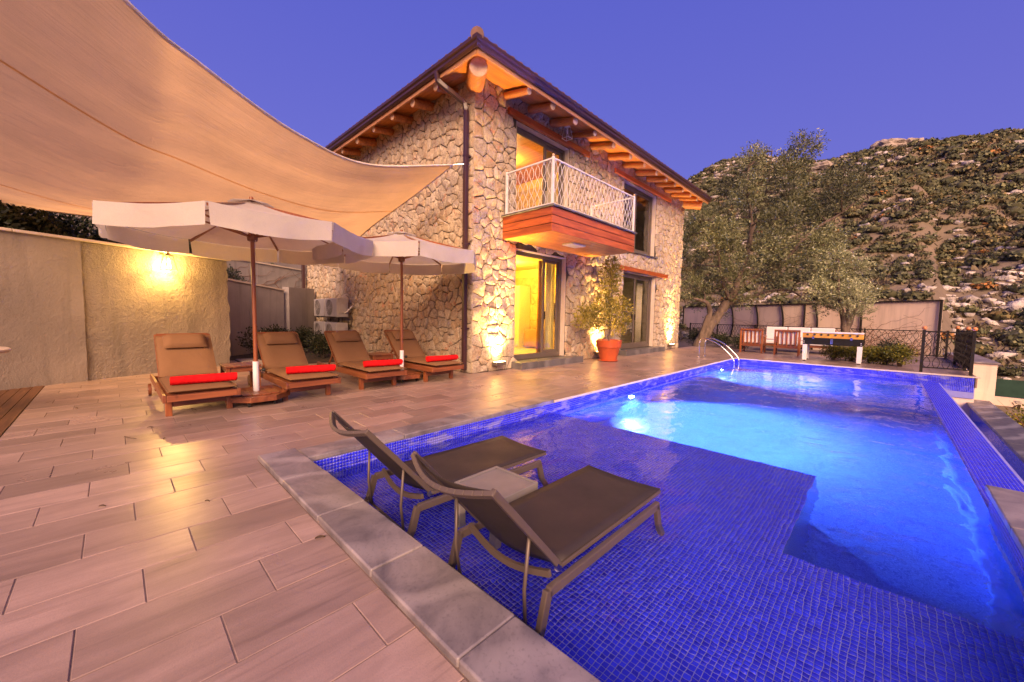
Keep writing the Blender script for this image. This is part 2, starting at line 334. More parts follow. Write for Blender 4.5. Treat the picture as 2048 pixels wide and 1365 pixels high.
M = dict(
    stone=stone_material(), mortar=simple('dark wall joint', (.065, .048, .036), .95, (.035, .026, .02), 12, bmp=.6, bscale=60, bdist=.02),
    tile=deck_tile_material(), grout=simple('tile joint', (.25, .175, .145), .9, (.13, .09, .07), 3),
    marble=marble_material('grey veined marble', (.26, .22, .225), (.125, .108, .118), (.35, .30, .30)), dark_stone=marble_material('dark slate coping', (.11, .105, .12), (.06, .055, .065), (.30, .29, .31)),
    step_stone=marble_material('grey slate step', (.13, .12, .125), (.085, .08, .085), (.20, .185, .185)),
    mosaic=mosaic_material('cobalt glass mosaic'), mosaic_band=mosaic_material('cobalt mosaic with lime scale', faded=True), mosaic_far=mosaic_material('cobalt mosaic field', procedural=True),
    pool_grout=simple('pale blue pool grout', (.27, .27, .64), .7, (.21, .21, .55), 5), water=water_material(),
    pane=pane_material(), frame=simple('grey brown aluminium', (.16, .125, .10), .4, (.13, .10, .085), 3, metal=.3),
    teak=wood('oiled teak', (.24, .075, .026), (.125, .034, .013), 0, .4, coat=.2), teak_y=wood('oiled teak along y', (.25, .08, .028), (.14, .038, .015), 1, .4, coat=.2), teak_z=wood('oiled teak upright', (.31, .095, .026), (.165, .043, .014), 2, .4, coat=.25),
    red_wood=wood('red varnished pine', (.48, .11, .022), (.24, .045, .012), 1, .35, coat=.4, island=.35), red_wood_x=wood('red varnished pine across', (.48, .11, .022), (.24, .045, .012), 0, .35, coat=.4, island=.35),
    soffit=wood('pine soffit board', (.68, .26, .045), (.46, .14, .025), 1, .45, coat=.2, island=.2), soffit_x=wood('pine soffit board across', (.62, .24, .05), (.42, .13, .03), 0, .45, coat=.2, island=.2),
    log=wood('peeled log', (.50, .20, .06), (.28, .09, .03), 0, .55, island=.4), log_end=simple('sawn log end', (.60, .42, .28), .7, (.45, .28, .17), 12), fascia=wood('eave fascia', (.55, .27, .11), (.40, .17, .07), 1, .5),
    gutter=simple('dark brown gutter', (.055, .022, .022), .35, (.04, .016, .018), 3), roof_tile=simple('terracotta roof tile', (.22, .10, .08), .8, (.12, .07, .065), 5, bmp=.4, island=.4),
    plaster=simple('cream plaster', (.62, .52, .43), .85, (.52, .43, .36), 4, bmp=.2, bscale=60), white_paint=simple('white painted iron', (.74, .68, .66), .45, (.62, .55, .53), 9),
    stucco=stucco_material('rough grey stucco', (.32, .262, .21), (.21, .172, .145)), stucco_fine=stucco_material('finer grey stucco', (.30, .245, .20), (.20, .165, .14), .35), concrete=stucco_material('garden concrete', (.36, .32, .31), (.24, .21, .21), .3), garden_wall=stucco_material('beige garden render', (.80, .62, .50), (.68, .51, .41), .2),
    sail=cloth_material('tan shade cloth', (.90, .57, .235), .80, (2.2, 15.0, 1)), canopy=cloth_material('cream canvas', (.70, .635, .58), .42), hem=simple('cream webbing', (.72, .60, .48), .8),
    cushion=cloth_material('brown outdoor cushion', (.22, .115, .056), .0, None, 260), towel=simple('red terry towel', (.72, .012, .014), .95, (.50, .006, .01), 30, bmp=.9, bscale=220, bdist=.006, spec=.1),
    sling=simple('taupe mesh sling', (.042, .030, .024), .6, (.032, .024, .020), 3, bmp=.35, bscale=420, bdist=.001, spec=.4), alu=simple('taupe powder coated aluminium', (.120, .088, .070), .42, (.10, .075, .062), 4, metal=.15), table_grey=simple('pale grey plastic', (.22, .195, .18), .45, (.185, .165, .155), 5, bmp=.15, bscale=200, bdist=.001),
    steel=simple('polished stainless steel', (.72, .70, .70), .16, (.66, .64, .64), 4, metal=1), black_iron=simple('black wrought iron', (.016, .013, .013), .7, (.024, .019, .018), 20, spec=.15), copper=simple('orange wooden ball', (.62, .24, .08), .45, (.48, .17, .06), 9),
    terracotta=simple('glazed terracotta', (.52, .10, .03), .4, (.38, .065, .025), 5, bmp=.1), soil=simple('garden soil', (.06, .042, .03), .95, (.03, .022, .016), 18, bmp=.9, bscale=30, bdist=.04),
    white_cushion=cloth_material('white seat cushion', (.72, .66, .68), 0), yellow=simple('yellow painted board', (.72, .36, .012), .4, (.64, .30, .01), 3), black_board=simple('black laminate', (.016, .014, .014), .65, spec=.15), white_board=simple('white lacquered wood', (.72, .70, .71), .4, (.66, .64, .65), 3), black_rubber=simple('black rubber', (.015, .015, .015), .6),
    ac_white=simple('grey white enamelled steel', (.42, .385, .38), .5, (.36, .33, .325), 4), ac_dark=simple('dark fan grille', (.10, .085, .08), .6), white_pvc=simple('white plastic sleeve', (.75, .72, .72), .4, (.68, .65, .65), 5),
    wood_deck=wood('dark decking board', (.13, .055, .025), (.07, .028, .014), 0, .5), grey_deck=wood('weathered grey board', (.30, .25, .25), (.20, .165, .165), 1, .7),
    bark=simple('olive bark', (.20, .14, .105), .95, (.085, .06, .045), 9, (1, 1, .3), bmp=1.0, bscale=26, bdist=.05), vine=simple('bare climber stem', (.24, .09, .05), .9, (.11, .05, .03), 9), dry=simple('dry leaf', (.10, .06, .035), .9),
    olive=leaf_material('olive leaf', [(0, (.062, .068, .026)), (.4, (.118, .126, .052)), (.7, (.19, .198, .09)), (.88, (.30, .30, .165)), (1, (.42, .415, .26))], .2, .45, True), silver=leaf_material('silver olive leaf', [(0, (.13, .145, .07)), (.4, (.23, .24, .125)), (.75, (.37, .375, .22)), (1, (.52, .515, .35))], .2, .45, True),
    box_leaf=leaf_material('hedge leaf', [(0, (.06, .075, .014)), (.5, (.13, .14, .02)), (.85, (.27, .24, .025)), (1, (.40, .33, .035))]), dark_leaf=leaf_material('dark shrub leaf', [(0, (.012, .018, .008)), (.6, (.03, .04, .016)), (1, (.07, .075, .03))]), pot_leaf=leaf_material('potted ficus leaf', [(0, (.15, .14, .025)), (.5, (.30, .25, .045)), (1, (.50, .40, .09))], .45),
    bush=leaf_material('maquis bush leaf', [(0, (.042, .048, .017)), (.5, (.095, .098, .038)), (.85, (.15, .145, .062)), (1, (.20, .185, .09))], .1, .7, True), rock=simple('white limestone outcrop', (.56, .50, .46), .9, (.34, .29, .26), .9, bmp=.9, bscale=3.5, bdist=.3, island=.5),
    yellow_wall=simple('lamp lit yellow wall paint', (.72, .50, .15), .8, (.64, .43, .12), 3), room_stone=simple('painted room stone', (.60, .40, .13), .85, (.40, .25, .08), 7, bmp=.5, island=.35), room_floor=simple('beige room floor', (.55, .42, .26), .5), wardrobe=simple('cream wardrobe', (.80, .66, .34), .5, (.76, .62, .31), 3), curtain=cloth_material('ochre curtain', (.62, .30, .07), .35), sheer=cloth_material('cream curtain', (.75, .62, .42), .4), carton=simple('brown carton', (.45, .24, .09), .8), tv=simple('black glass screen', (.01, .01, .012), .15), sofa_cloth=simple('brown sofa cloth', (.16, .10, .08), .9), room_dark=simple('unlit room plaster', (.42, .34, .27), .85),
    lamp_glass=emitter('lit lantern glass', (1.0, .62, .16), 14), lamp_lens=emitter('pool lamp lens', (.55, .80, 1.0), 30), up_lens=emitter('uplight lens', (1.0, .66, .22), 25), lamp_brass=simple('bronze lantern frame', (.16, .09, .05), .4, metal=.6), ceiling_panel=simple('white ceiling lamp', (.75, .70, .62), .5), green_mesh=simple('dark green windbreak', (.012, .05, .032), .8, (.009, .035, .024), 3), boulder=simple('bleached boulder', (.42, .345, .285), .9, (.25, .20, .165), 1.2, bmp=.8, bscale=4, bdist=.2),
)
def px_area(P, area):
    """rank: apparent size of a piece from where the photo was taken, 0 when outside the view"""
    q = cam.matrix_world.inverted() @ Vector(P)
    if q.z > -.2: return 0
    x = q.x / -q.z; y = q.y / -q.z
    if abs(x) > 1.36 or abs(y) > .92: return 0
    return area / (q.length_squared)

# ================================================================== deck
deck = MB()
deck.box((-11.2, -.76, -.25), (-6.03, 5.2, -.004)); deck.box((-6.03, -.76, -.25), (-3.34, 20.0, -.004)); deck.box((-3.34, -2.6, -.25), (1.3, 1.04, -.004)); deck.box((-3.34, 13.40, -.25), (1.52, 20.0, -.004)); deck.box((-11.2, -4, -.25), (-3.34, -.76, -.012))
deck = structure(deck.build('deck', M['grout']))
TILES = []
for k in range(-30, 20):
    x0 = -3.0 + .295 * k; x1 = x0 + .295; xc = (x0 + x1) / 2; r = k + 1; off = .05 - .195 * r
    iv = []
    if xc < -9.6: iv = [(x0, x1, -.76, 2.0)]
    elif xc < -6.2: iv = [(x0, x1, -.76, 4.98)]
    elif xc < -6.0: iv = [(x0, x1, -.76, 4.98), (-6.0, x1, 4.985, 17.2)]
    elif xc < -3.6: iv = [(x0, x1, -.76, 17.2)]
    elif xc < -3.3: iv = [(x0, x1, -2.4, .77), (x0, -3.335, 4.32, 13.41), (x0, x1, 13.415, 17.2)]
    elif xc < .7: iv = [(x0, x1, -2.4, .77), (x0, x1, 13.415, 17.2)]
    elif xc < 1.5: iv = [(x0, min(x1, 1.5), 13.415, 17.2)]
    for a0, a1, b0, b1 in iv:
        j = math.floor((b0 - off) / .59)
        while off + j * .59 < b1:
            y0 = max(b0, off + j * .59); y1 = min(b1, off + (j + 1) * .59); j += 1
            if y1 - y0 > .02 and a1 - a0 > .02: TILES.append((a0 + .002, a1 - .002, y0 + .002, y1 - .002))
TILES.sort(key=lambda t: -px_area(((t[0] + t[1]) / 2, (t[2] + t[3]) / 2, 0), (t[1] - t[0]) * (t[3] - t[2])))
def tile_shape(mb, t, dz, ox=0, oy=0):
    a0, a1, b0, b1 = t; a0 -= ox; a1 -= ox; b0 -= oy; b1 -= oy; e = .0025
    mb.add([(a0, b0, -.02), (a1, b0, -.02), (a1, b1, -.02), (a0, b1, -.02), (a0, b0, dz - e), (a1, b0, dz - e), (a1, b1, dz - e), (a0, b1, dz - e), (a0 + e, b0 + e, dz), (a1 - e, b0 + e, dz), (a1 - e, b1 - e, dz), (a0 + e, b1 - e, dz)],
           [(0, 1, 5, 4), (1, 2, 6, 5), (2, 3, 7, 6), (3, 0, 4, 7), (4, 5, 9, 8), (5, 6, 10, 9), (6, 7, 11, 10), (7, 4, 8, 11), (8, 9, 10, 11)])
tile_cache = {}
for t in TILES[:300]:
    key = (round(t[1] - t[0], 3), round(t[3] - t[2], 3))
    if key not in tile_cache:
        mb = MB(); tile_shape(mb, (-key[0] / 2, key[0] / 2, -key[1] / 2, key[1] / 2), 0.0); o = mb.build('floor_tile', M['tile'], deck); tile_cache[key] = o.data
    else: o = link(bpy.data.objects.new('floor_tile', tile_cache[key])); o.parent = deck
    o.location = ((t[0] + t[1]) / 2, (t[2] + t[3]) / 2, random.uniform(-.0012, .0012)); o.rotation_euler = (random.uniform(-.002, .002), random.uniform(-.002, .002), 0)
mb = MB()
for t in TILES[300:]: tile_shape(mb, t, random.uniform(-.0012, .0012))
stuff(mb.build('floor_tile_field', M['tile'], deck))
# dark timber decking at the left edge
wd = MB(); wd.box((-11, -4.0, -.05), (-4.5, -.765, -.016)); wd = structure(wd.build('timber_deck', M['wood_deck']))
for i in range(16):
    y1 = -.768 - i * .105; mb = MB(); mb.box((-11 + .002 * i, y1 - .099, -.012), (-4.5, y1, .004)); mb.build('deck_board', M['wood_deck'], wd, bevel=.003)

# ================================================================== pool
WZ = -.16; SZ = -.36; DZ = -1.5; PX0, PX1, PY0, PY1 = -3.33, -3.33 + 146 * .027, 1.05, 13.40; SX, SY1, SY2 = -3.33 + 109 * .027, 1.05 + 67 * .027, 1.05 + 126 * .027
pool = MB()
def q(mb, *p): mb.add(p, [tuple(range(len(p)))])
q(pool, (PX0, PY0, DZ), (PX1, PY0, DZ), (PX1, PY1, DZ), (PX0, PY1, DZ))
q(pool, (PX0 - .001, SY2, DZ), (PX0 - .001, PY1, DZ), (PX0 - .001, PY1, -.30), (PX0 - .001, SY2, -.30)); q(pool, (PX1 + .001, SY1, DZ), (PX1 + .001, SY1, -.17), (PX1 + .001, PY1, -.17), (PX1 + .001, PY1, DZ))
q(pool, (PX0, PY1 + .001, DZ), (PX1, PY1 + .001, DZ), (PX1, PY1 + .001, -.30), (PX0, PY1 + .001, -.30))
q(pool, (SX, SY1, DZ), (PX1, SY1, DZ), (PX1, SY1, SZ - .004), (SX, SY1, SZ - .004)); q(pool, (PX0, SY2, DZ), (SX, SY2, DZ), (SX, SY2, SZ - .004), (PX0, SY2, SZ - .004)); q(pool, (SX, SY1, DZ), (SX, SY2, DZ), (SX, SY2, SZ - .004), (SX, SY1, SZ - .004))
pool = structure(pool.build('pool_basin', M['mosaic_far']))
gb = MB()
q(gb, (PX0, PY0, SZ), (PX1, PY0, SZ), (PX1, SY1, SZ), (SX, SY1, SZ), (SX, SY2, SZ), (PX0, SY2, SZ))
gb.box((PX0 - .02, PY0 - .02, -.5), (PX0, PY1 + .02, -.03)); gb.box((PX0, PY0 - .02, -.5), (PX1, PY0, -.02)); gb.box((PX0, PY1, -.5), (1.49, PY1 + .02, -.03)); gb.box((PX1, PY0, -.5), (PX1 + .02, 4.40, -.02))
gb.add([(PX1 + .001, 4.40, -.168), (.96, 4.40, -.205), (.96, PY1, -.205), (PX1 + .001, PY1, -.168), (.96, 4.4, -1.05), (.96, PY1, -1.05)], [(0, 1, 2, 3), (1, 4, 5, 2)])
gb.build('grout_bed', M['pool_grout'], pool)
P_ = .027
def mosaic(o, u, v, nu, nv, n, keep=None):
    o, u, v, n = [np.array(a, float) for a in (o, u, v, n)]
    I, J = np.meshgrid(np.arange(nu), np.arange(nv), indexing='ij'); I = I.ravel(); J = J.ravel()
    c = o + (I[:, None] + .5) * P_ * u + (J[:, None] + .5) * P_ * v
    if keep is not None: c = c[keep(c)]
    return c, u, v, n
def mosaic_verts(c, u, v, n):
    h = .0121; e = .0016; m = len(c); out = np.zeros((m, 8, 3))
    cs = [(-1, -1), (1, -1), (1, 1), (-1, 1)]; jit = (rng.random((m, 1)) - .5) * .0008
    for k, (a, b) in enumerate(cs):
        out[:, k] = c + u * a * h + v * b * h; out[:, k + 4] = c + u * a * (h - e) + v * b * (h - e) + n * (.003 + jit)
    return out
MF = np.array([(0, 1, 5, 4), (1, 2, 6, 5), (2, 3, 7, 6), (3, 0, 4, 7), (4, 5, 6, 7)])
sets = {'shelf': mosaic((PX0, PY0, SZ), (1, 0, 0), (0, 1, 0), 146, 126, (0, 0, 1), lambda c: (c[:, 1] < SY1) | (c[:, 0] < SX)),
        'near': mosaic((PX0, PY0, -.358), (1, 0, 0), (0, 0, 1), 146, 12, (0, 1, 0)), 'right': mosaic((PX1, PY0, -.358), (0, 1, 0), (0, 0, 1), 124, 12, (-1, 0, 0))}
bands = [mosaic((PX0, PY0, -.358), (0, 1, 0), (0, 0, 1), 457, 12, (1, 0, 0)), mosaic((PX0, PY1, -.358), (1, 0, 0), (0, 0, 1), 178, 12, (0, -1, 0))]
wn = np.array((.037, 0, .338)); wn /= np.linalg.norm(wn)
weir = mosaic((PX1 + .003, 4.402, -.1683), (.338 / .34, 0, -.037 / .34), (0, 1, 0), 12, 332, wn)
cand = []
for key in ('shelf', 'near'):
    c, u, v, n = sets[key]
    if key == 'shelf':
        sc = np.array([px_area(tuple(p), 1.0) for p in c]); idx = np.argsort(-sc)[:300]
        proto = mosaic_verts(np.zeros((1, 3)), u, v, n)[0]; mb = MB(); mb.add(proto, MF); o = mb.build('mosaic_tile', M['mosaic'], pool); tm = o.data; o.location = tuple(c[idx[0]])
        for i in idx[1:]: o = link(bpy.data.objects.new('mosaic_tile', tm)); o.parent = pool; o.location = tuple(c[i])
        sets[key] = (np.delete(c, idx, 0), u, v, n)
def mosaic_mesh(name, lst, mat):
    V = np.concatenate([mosaic_verts(*s).reshape(-1, 3) for s in lst]); m = len(V) // 8
    F = (MF[None] + (np.arange(m) * 8)[:, None, None]).reshape(-1, 4); return stuff(np_mesh(name, V, F, mat, pool))
mosaic_mesh('mosaic_field', [sets['shelf'], sets['near'], sets['right']], M['mosaic'])
mosaic_mesh('mosaic_waterline_band', bands, M['mosaic_band'])
mosaic_mesh('mosaic_overflow_edge', [weir], M['mosaic'])
# marble coping slabs: near edge, left edge as far as the pale slabs run, right edge up to the overflow
cuts = [-3.60, -2.95, -2.28, -1.62, -.98, -.32, .34, 1.0]
def coping(a, b, mat='marble', name='coping_slab'):
    mb = MB(); mb.box(a, b); o = mb.build(name, M[mat], pool, bevel=.009, seg=3, smooth=True); return o
for i in range(7): coping((cuts[i] + .0015, .775, -.03), (cuts[i + 1] - .0015, 1.055 + .004 * (i % 2), .030 + .0015 * (i % 3)))
for i, (y0, y1) in enumerate([(1.06, 1.95), (1.95, 2.86), (2.86, 3.6), (3.6, 4.31)]): coping((-3.588, y0 + .0015, -.03), (-3.322, y1 - .0015, .016 + .001 * i))
for i, (y0, y1) in enumerate([(1.06, 1.9), (1.9, 2.75), (2.75, 3.6), (3.6, 4.42)]): coping((.585, y0 + .0015, -.028), (1.25, y1 - .0015, .022 + .001 * (i % 2)))
mb = MB(); mb.box((-3.345, 4.32, -.028), (-3.318, 13.41, .003)); mb.build('edge_trim', M['plaster'], pool, bevel=.004)
mb = MB(); mb.box((-3.34, 13.385, -.028), (1.56, 13.425, .004)); mb.build('edge_trim', M['plaster'], pool, bevel=.004)
# lower catch basin of the overflow edge with its dark outer wall
mb = MB(); mb.box((.97, 4.4, -1.10), (1.46, 13.9, -1.0)); mb.build('catch_basin_floor', M['mosaic_far'], pool)
for i in range(8):
    y0 = 4.6 + i * 1.18; mb = MB(); mb.box((1.40, y0 + .002, -.64), (1.80, y0 + 1.176, -.585 - .002 * (i % 2))); mb.build('basin_coping_slab', M['dark_stone'], pool, bevel=.008)
mb = MB(); mb.box((1.45, 4.4, -2.4), (1.72, 14.1, -.642)); mb.build('catch_basin_wall', M['mosaic_far'], pool)
mb = MB(); mb.box((1.26, 1.0, -2.4), (1.46, 4.6, -.03)); mb.build('side_wall', M['concrete'], pool)
w = MB(); P = [[(PX0 + (PX1 + .02 - PX0) * i / 8, PY0 + (PY1 - PY0) * j / 24, WZ) for j in range(25)] for i in range(9)]; w.grid([[tuple(p) for p in r] for r in zip(*P)])
water = structure(w.build('water', M['water'], smooth='all'))
for i, (y, z) in enumerate([(6.62, -.66), (11.95, -.72)]):
    t = thing('pool_lamp', ['round underwater lamp glowing white in the pool wall opposite the potted tree', 'round underwater lamp glowing in the pool wall beside the steel ladder'][i], 'pool lamp', (PX0, y, z), 0, 'underwater pool lamps')
    RY = Matrix.Rotation(PI / 2, 4, 'Y'); mb = MB(); mb.lathe([(.06, .0), (.13, .0), (.14, .012), (.125, .024), (.10, .026)], 24, M=RY); mb.build('lamp_ring', M['steel'], t, smooth=True)
    mb = MB(); mb.lathe([(.098, .0), (.098, .022), (.06, .032), (.01, .036)], 24, M=RY); mb.build('lamp_lens', M['lamp_lens'], t, smooth=True)
    ld = bpy.data.lights.new('pool_lamp_light', 'AREA'); ld.shape = 'DISK'; ld.size = .2; ld.energy = (1400, 600)[i]; ld.color = (.46, .84, 1.0); ld.spread = math.radians(106)
    lo = link(bpy.data.objects.new('pool_lamp_light', ld)); lo.parent = t; lo.location = (.05, 0, 0); lo.rotation_euler = (0, -PI / 2 + .94, 0)

# ================================================================== stone house
HX, HY, HX1, HY1, HT = -6.05, 5.07, -15.8, 15.9, 5.95
house = thing('stone_house', 'two storey rubble stone house with timber eaves and a corner balcony beside the pool', 'house', (HX, HY, 0))
OPEN = [(6.32, 8.24, .16, 2.70), (6.28, 8.24, 3.30, 5.44), (11.2, 13.62, .16, 2.66), (11.1, 13.42, 3.32, 5.44)]     # openings of the front wall: y0, y1, z0, z1
def wall_core(y0, y1, z0, z1, holes, th):
    """box pieces of the front wall round the openings"""
    mb = MB(); ys = sorted({y0, y1} | {h[0] for h in holes} | {h[1] for h in holes})
    for a, b in zip(ys[:-1], ys[1:]):
        hs = sorted([(h[2], h[3]) for h in holes if h[0] < (a + b) / 2 < h[1]]); z = z0
        for c, d in hs + [(z1, z1)]:
            if c > z: mb.box((HX - th, a, z), (HX - .012, b, c))
            z = d
    return mb
front_wall = wall_core(HY + .012, HY1, -.1, HT, OPEN, .30).build('wall', M['mortar'], house, world=True)
mb = MB(); mb.box((HX1, HY + .012, -.1), (HX - .302, HY + .30, HT)); side_wall = mb.build('wall', M['mortar'], house, world=True)
mb = MB(); mb.box((HX1, HY + .302, -.1), (HX1 + .3, HY1, HT)); mb.box((HX1 + .302, HY1 - .3, -.1), (HX - .302, HY1, HT)); mb.build('rear_wall', M['plaster'], house, world=True)

def clip(poly, px, py, nx, ny):
    out = []; n = len(poly)
    for i in range(n):
        a = poly[i]; b = poly[(i + 1) % n]; da = (a[0] - px) * nx + (a[1] - py) * ny; db = (b[0] - px) * nx + (b[1] - py) * ny
        if da <= 0: out.append(a)
        if (da < 0 < db) or (db < 0 < da): t = da / (da - db); out.append((a[0] + (b[0] - a[0]) * t, a[1] + (b[1] - a[1]) * t))
    return out
def area(p): return abs(sum(p[i][0] * p[(i + 1) % len(p)][1] - p[(i + 1) % len(p)][0] * p[i][1] for i in range(len(p)))) / 2
def stones(u0, u1, v0, v1, holes, sx, sy, rnd, edge_lo=True):
    """irregular rubble: cells round jittered seeds, seeds mirrored into the openings so that joints follow the jambs"""
    S = []; nv = int((v1 - v0) / sy)
    for j in range(nv + 1):
        n = int((u1 - u0) / sx); sh = rnd.random() * sx
        for i in range(n + 2):
            if rnd.random() < .13: continue
            u = u0 + (i - .5) * sx + sh * .9 + rnd.uniform(-.36, .36) * sx; v = v0 + (j + .5) * sy + rnd.uniform(-.36, .36) * sy
            if u0 + .05 < u < u1 - .05 and v0 + .04 < v < v1 - .03: S.append((u, v))
            if rnd.random() < .30: S.append((u + rnd.uniform(.07, .13), v + rnd.uniform(-.11, .11)))
    S = [s for s in S if u0 < s[0] < u1 and v0 < s[1] < v1 and not any(h[0] - .06 < s[0] < h[1] + .06 and h[2] - .06 < s[1] < h[3] + .06 for h in holes)]
    if edge_lo:                                     # larger squared stones up the corner
        S = [s for s in S if s[0] > u0 + .30]; v = v0 + .1
        k = 0
        while v < v1: S.append((u0 + (.10 if k % 2 else .17), v + rnd.uniform(-.02, .02))); v += rnd.uniform(.22, .34); k += 1
    ghost = []
    for h in holes:
        for s in S:
            if h[2] < s[1] < h[3]:
                if 0 < h[0] - s[0] < min(.5, h[1] - h[0]): ghost.append((2 * h[0] - s[0], s[1]))
                if 0 < s[0] - h[1] < .5: ghost.append((2 * h[1] - s[0], s[1]))
            if h[0] < s[0] < h[1]:
                if 0 < h[2] - s[1] < .5: ghost.append((s[0], 2 * h[2] - s[1]))
                if 0 < s[1] - h[3] < .5: ghost.append((s[0], 2 * h[3] - s[1]))
    A = np.array(S + ghost); out = []
    for i, (u, v) in enumerate(S):
        d = (A[:, 0] - u) ** 2 + (A[:, 1] - v) ** 2; near = np.argsort(d)[1:18]
        p = [(max(u0, u - .5), max(v0, v - .5)), (min(u1, u + .5), max(v0, v - .5)), (min(u1, u + .5), min(v1, v + .5)), (max(u0, u - .5), min(v1, v + .5))]
        for k in near:
            q_ = A[k]; dx, dy = q_[0] - u, q_[1] - v; L = math.hypot(dx, dy)
            if L < 1e-6: continue
            g = rnd.uniform(.003, .008); p = clip(p, u + dx / 2 - dx / L * g, v + dy / 2 - dy / L * g, dx / L, dy / L)
            if len(p) < 3: break
        if len(p) < 3: continue
        for h in holes:
            if any(h[0] < a < h[1] and h[2] < b < h[3] for a, b in p):
                best = max((clip(p, h[0], 0, 1, 0), clip(p, h[1], 0, -1, 0), clip(p, 0, h[2], 0, 1), clip(p, 0, h[3], 0, -1)), key=lambda c: area(c) if len(c) > 2 else 0); p = best
        if len(p) < 3 or area(p) < .0018: continue
        r = []                                      # round the corners off
        for k in range(len(p)):
            a = p[k]; b = p[(k + 1) % len(p)]; L = math.hypot(b[0] - a[0], b[1] - a[1]); t = min(.30, .020 / max(L, 1e-4))
            if L < .012: r.append(((a[0] + b[0]) / 2, (a[1] + b[1]) / 2)); continue
            r.append((a[0] + (b[0] - a[0]) * t, a[1] + (b[1] - a[1]) * t)); r.append((b[0] + (a[0] - b[0]) * t, b[1] + (a[1] - b[1]) * t))
        out.append(r)
    return out
def stone_shape(p, rnd):
    n = len(p); cu = sum(a for a, b in p) / n; cv = sum(b for a, b in p) / n; h = rnd.uniform(.020, .052); tu, tv = rnd.uniform(-.06, .06), rnd.uniform(-.06, .06)
    V = [(a, b, 0) for a, b in p]
    V += [(cu + (a - cu) * .965 + rnd.uniform(-.006, .006), cv + (b - cv) * .965 + rnd.uniform(-.006, .006), h * .80 + (a - cu) * tu + (b - cv) * tv) for a, b in p]
    V += [(cu + (a - cu) * .80, cv + (b - cv) * .80, h + (a - cu) * tu + (b - cv) * tv + rnd.uniform(-.012, .010)) for a, b in p] + [(cu, cv, h + rnd.uniform(-.003, .010))]
    F = [(i, (i + 1) % n, n + (i + 1) % n, n + i) for i in range(n)] + [(n + i, n + (i + 1) % n, 2 * n + (i + 1) % n, 2 * n + i) for i in range(n)] + [(2 * n + i, 2 * n + (i + 1) % n, 3 * n) for i in range(n)]
    return V, F, (cu, cv)
rnd = random.Random(11); ALL = []
LINT = [(5.98, 8.62 + .42, 5.445, 5.59), (10.42, 14.5, 5.445, 5.575), (10.92, 14.46, 2.665, 2.80)]
for p in stones(HY - .01, HY1, 0, HT, [(o[0], o[1], o[2] - .01, o[3]) for o in OPEN], .225, .20, rnd):
    V, F, c = stone_shape(p, rnd); V = [(HX - .014 + z, u, v) for u, v, z in V]; P0 = Vector((HX, c[0], c[1])); ALL.append((V, F, P0, front_wall, px_area(P0, area(p) * abs(P0.x) / P0.length)))
for p in stones(-HX - .01, -HX1, 0, HT, [], .21, .185, rnd):
    V, F, c = stone_shape(p, rnd); V = [(-u, HY + .014 - z, v) for u, v, z in V]; P0 = Vector((-c[0], HY, c[1])); ALL.append((V, F, P0, side_wall, px_area(P0, area(p) * P0.y / P0.length)))
ALL.sort(key=lambda s: -s[4]); rest = {front_wall: MB(), side_wall: MB()}
for i, (V, F, P0, par, sc) in enumerate(ALL):
    if i < 300:
        mb = MB(); mb.add([Vector(v) - P0 for v in V], F); o = mb.build('stone', M['stone'], par, smooth=True); o.location = P0 - Vector((HX, HY, 0))
    else: rest[par].add(V, F)
for par, mb in rest.items(): stuff(mb.build('stone_field', M['stone'], par, smooth=True, world=True))

# jamb plaster, window and door frames, panes
def opening(i, y0, y1, z0, z1, sash, kind):
    rv = MB()
    for a, b in (((HX - .30, y0, z0), (HX - .02, y0 + .02, z1)), ((HX - .30, y1 - .02, z0), (HX - .02, y1, z1)), ((HX - .30, y0 + .02, z1 - .02), (HX - .02, y1 - .02, z1))): rv.box(a, b)
    rv.build('reveal', M['plaster'], house, world=True)
    X = HX - .235; w = .07; y0 += .02; y1 -= .02; z1 -= .02
    root = MB(); root.box((X, y0, z0), (X + .09, y0 + w, z1)); root.box((X, y1 - w, z0), (X + .09, y1, z1)); root.box((X, y0 + w, z1 - w), (X + .09, y1 - w, z1)); root.box((X, y0 + w, z0), (X + .09, y1 - w, z0 + w + .03))
    fr = root.build(kind, M['frame'], house, world=True, bevel=.005)
    ins = [y0 + w] + [y0 + (y1 - y0) * s for s in sash] + [y1 - w]
    for k in range(len(ins) - 1):
        a, b = ins[k], ins[k + 1]; dx = .05 if k % 2 == 0 else .012
        if k < len(ins) - 2: b += .04
        s = MB(); v = .075; zz0 = z0 + w + .03; zz1 = z1 - w
        if k == 0 and kind == 'sliding_door' and i == 0: v = .02
        s.box((X + dx, a, zz0), (X + dx + .035, a + v, zz1)); s.box((X + dx, b - .075, zz0), (X + dx + .035, b, zz1)); s.box((X + dx, a + v, zz1 - v), (X + dx + .035, b - .075, zz1)); s.box((X + dx, a + v, zz0), (X + dx + .035, b - .075, zz0 + v))
        s.build('sash', M['frame'], fr, world=True, bevel=.004)
        g = MB(); g.box((X + dx + .014, a + v - .01, zz0 + v - .01), (X + dx + .020, b - .065, zz1 - v + .01)); g.build('pane', M['pane'], fr, world=True)
    h = MB(); h.box((X + .09, ins[1] + .02, z0 + .95), (X + .12, ins[1] + .045, z0 + 1.15)); h.build('handle', M['black_board'], fr, world=True, bevel=.004)
opening(0, *OPEN[0], [.62], 'sliding_door'); opening(1, *OPEN[1], [.60], 'balcony_door'); opening(2, *OPEN[2], [.47], 'sliding_door'); opening(3, *OPEN[3], [.47], 'window')
for a, b in (((HX - .30, 5.98, 5.447), (HX + .085, 9.03, 5.585)), ((HX - .30, 10.42, 5.447), (HX + .075, 14.5, 5.57)), ((HX - .30, 10.92, 2.667), (HX + .085, 14.46, 2.795))):
    mb = MB(); mb.box(a, b); mb.build('lintel', M['red_wood'], house, world=True, bevel=.008)
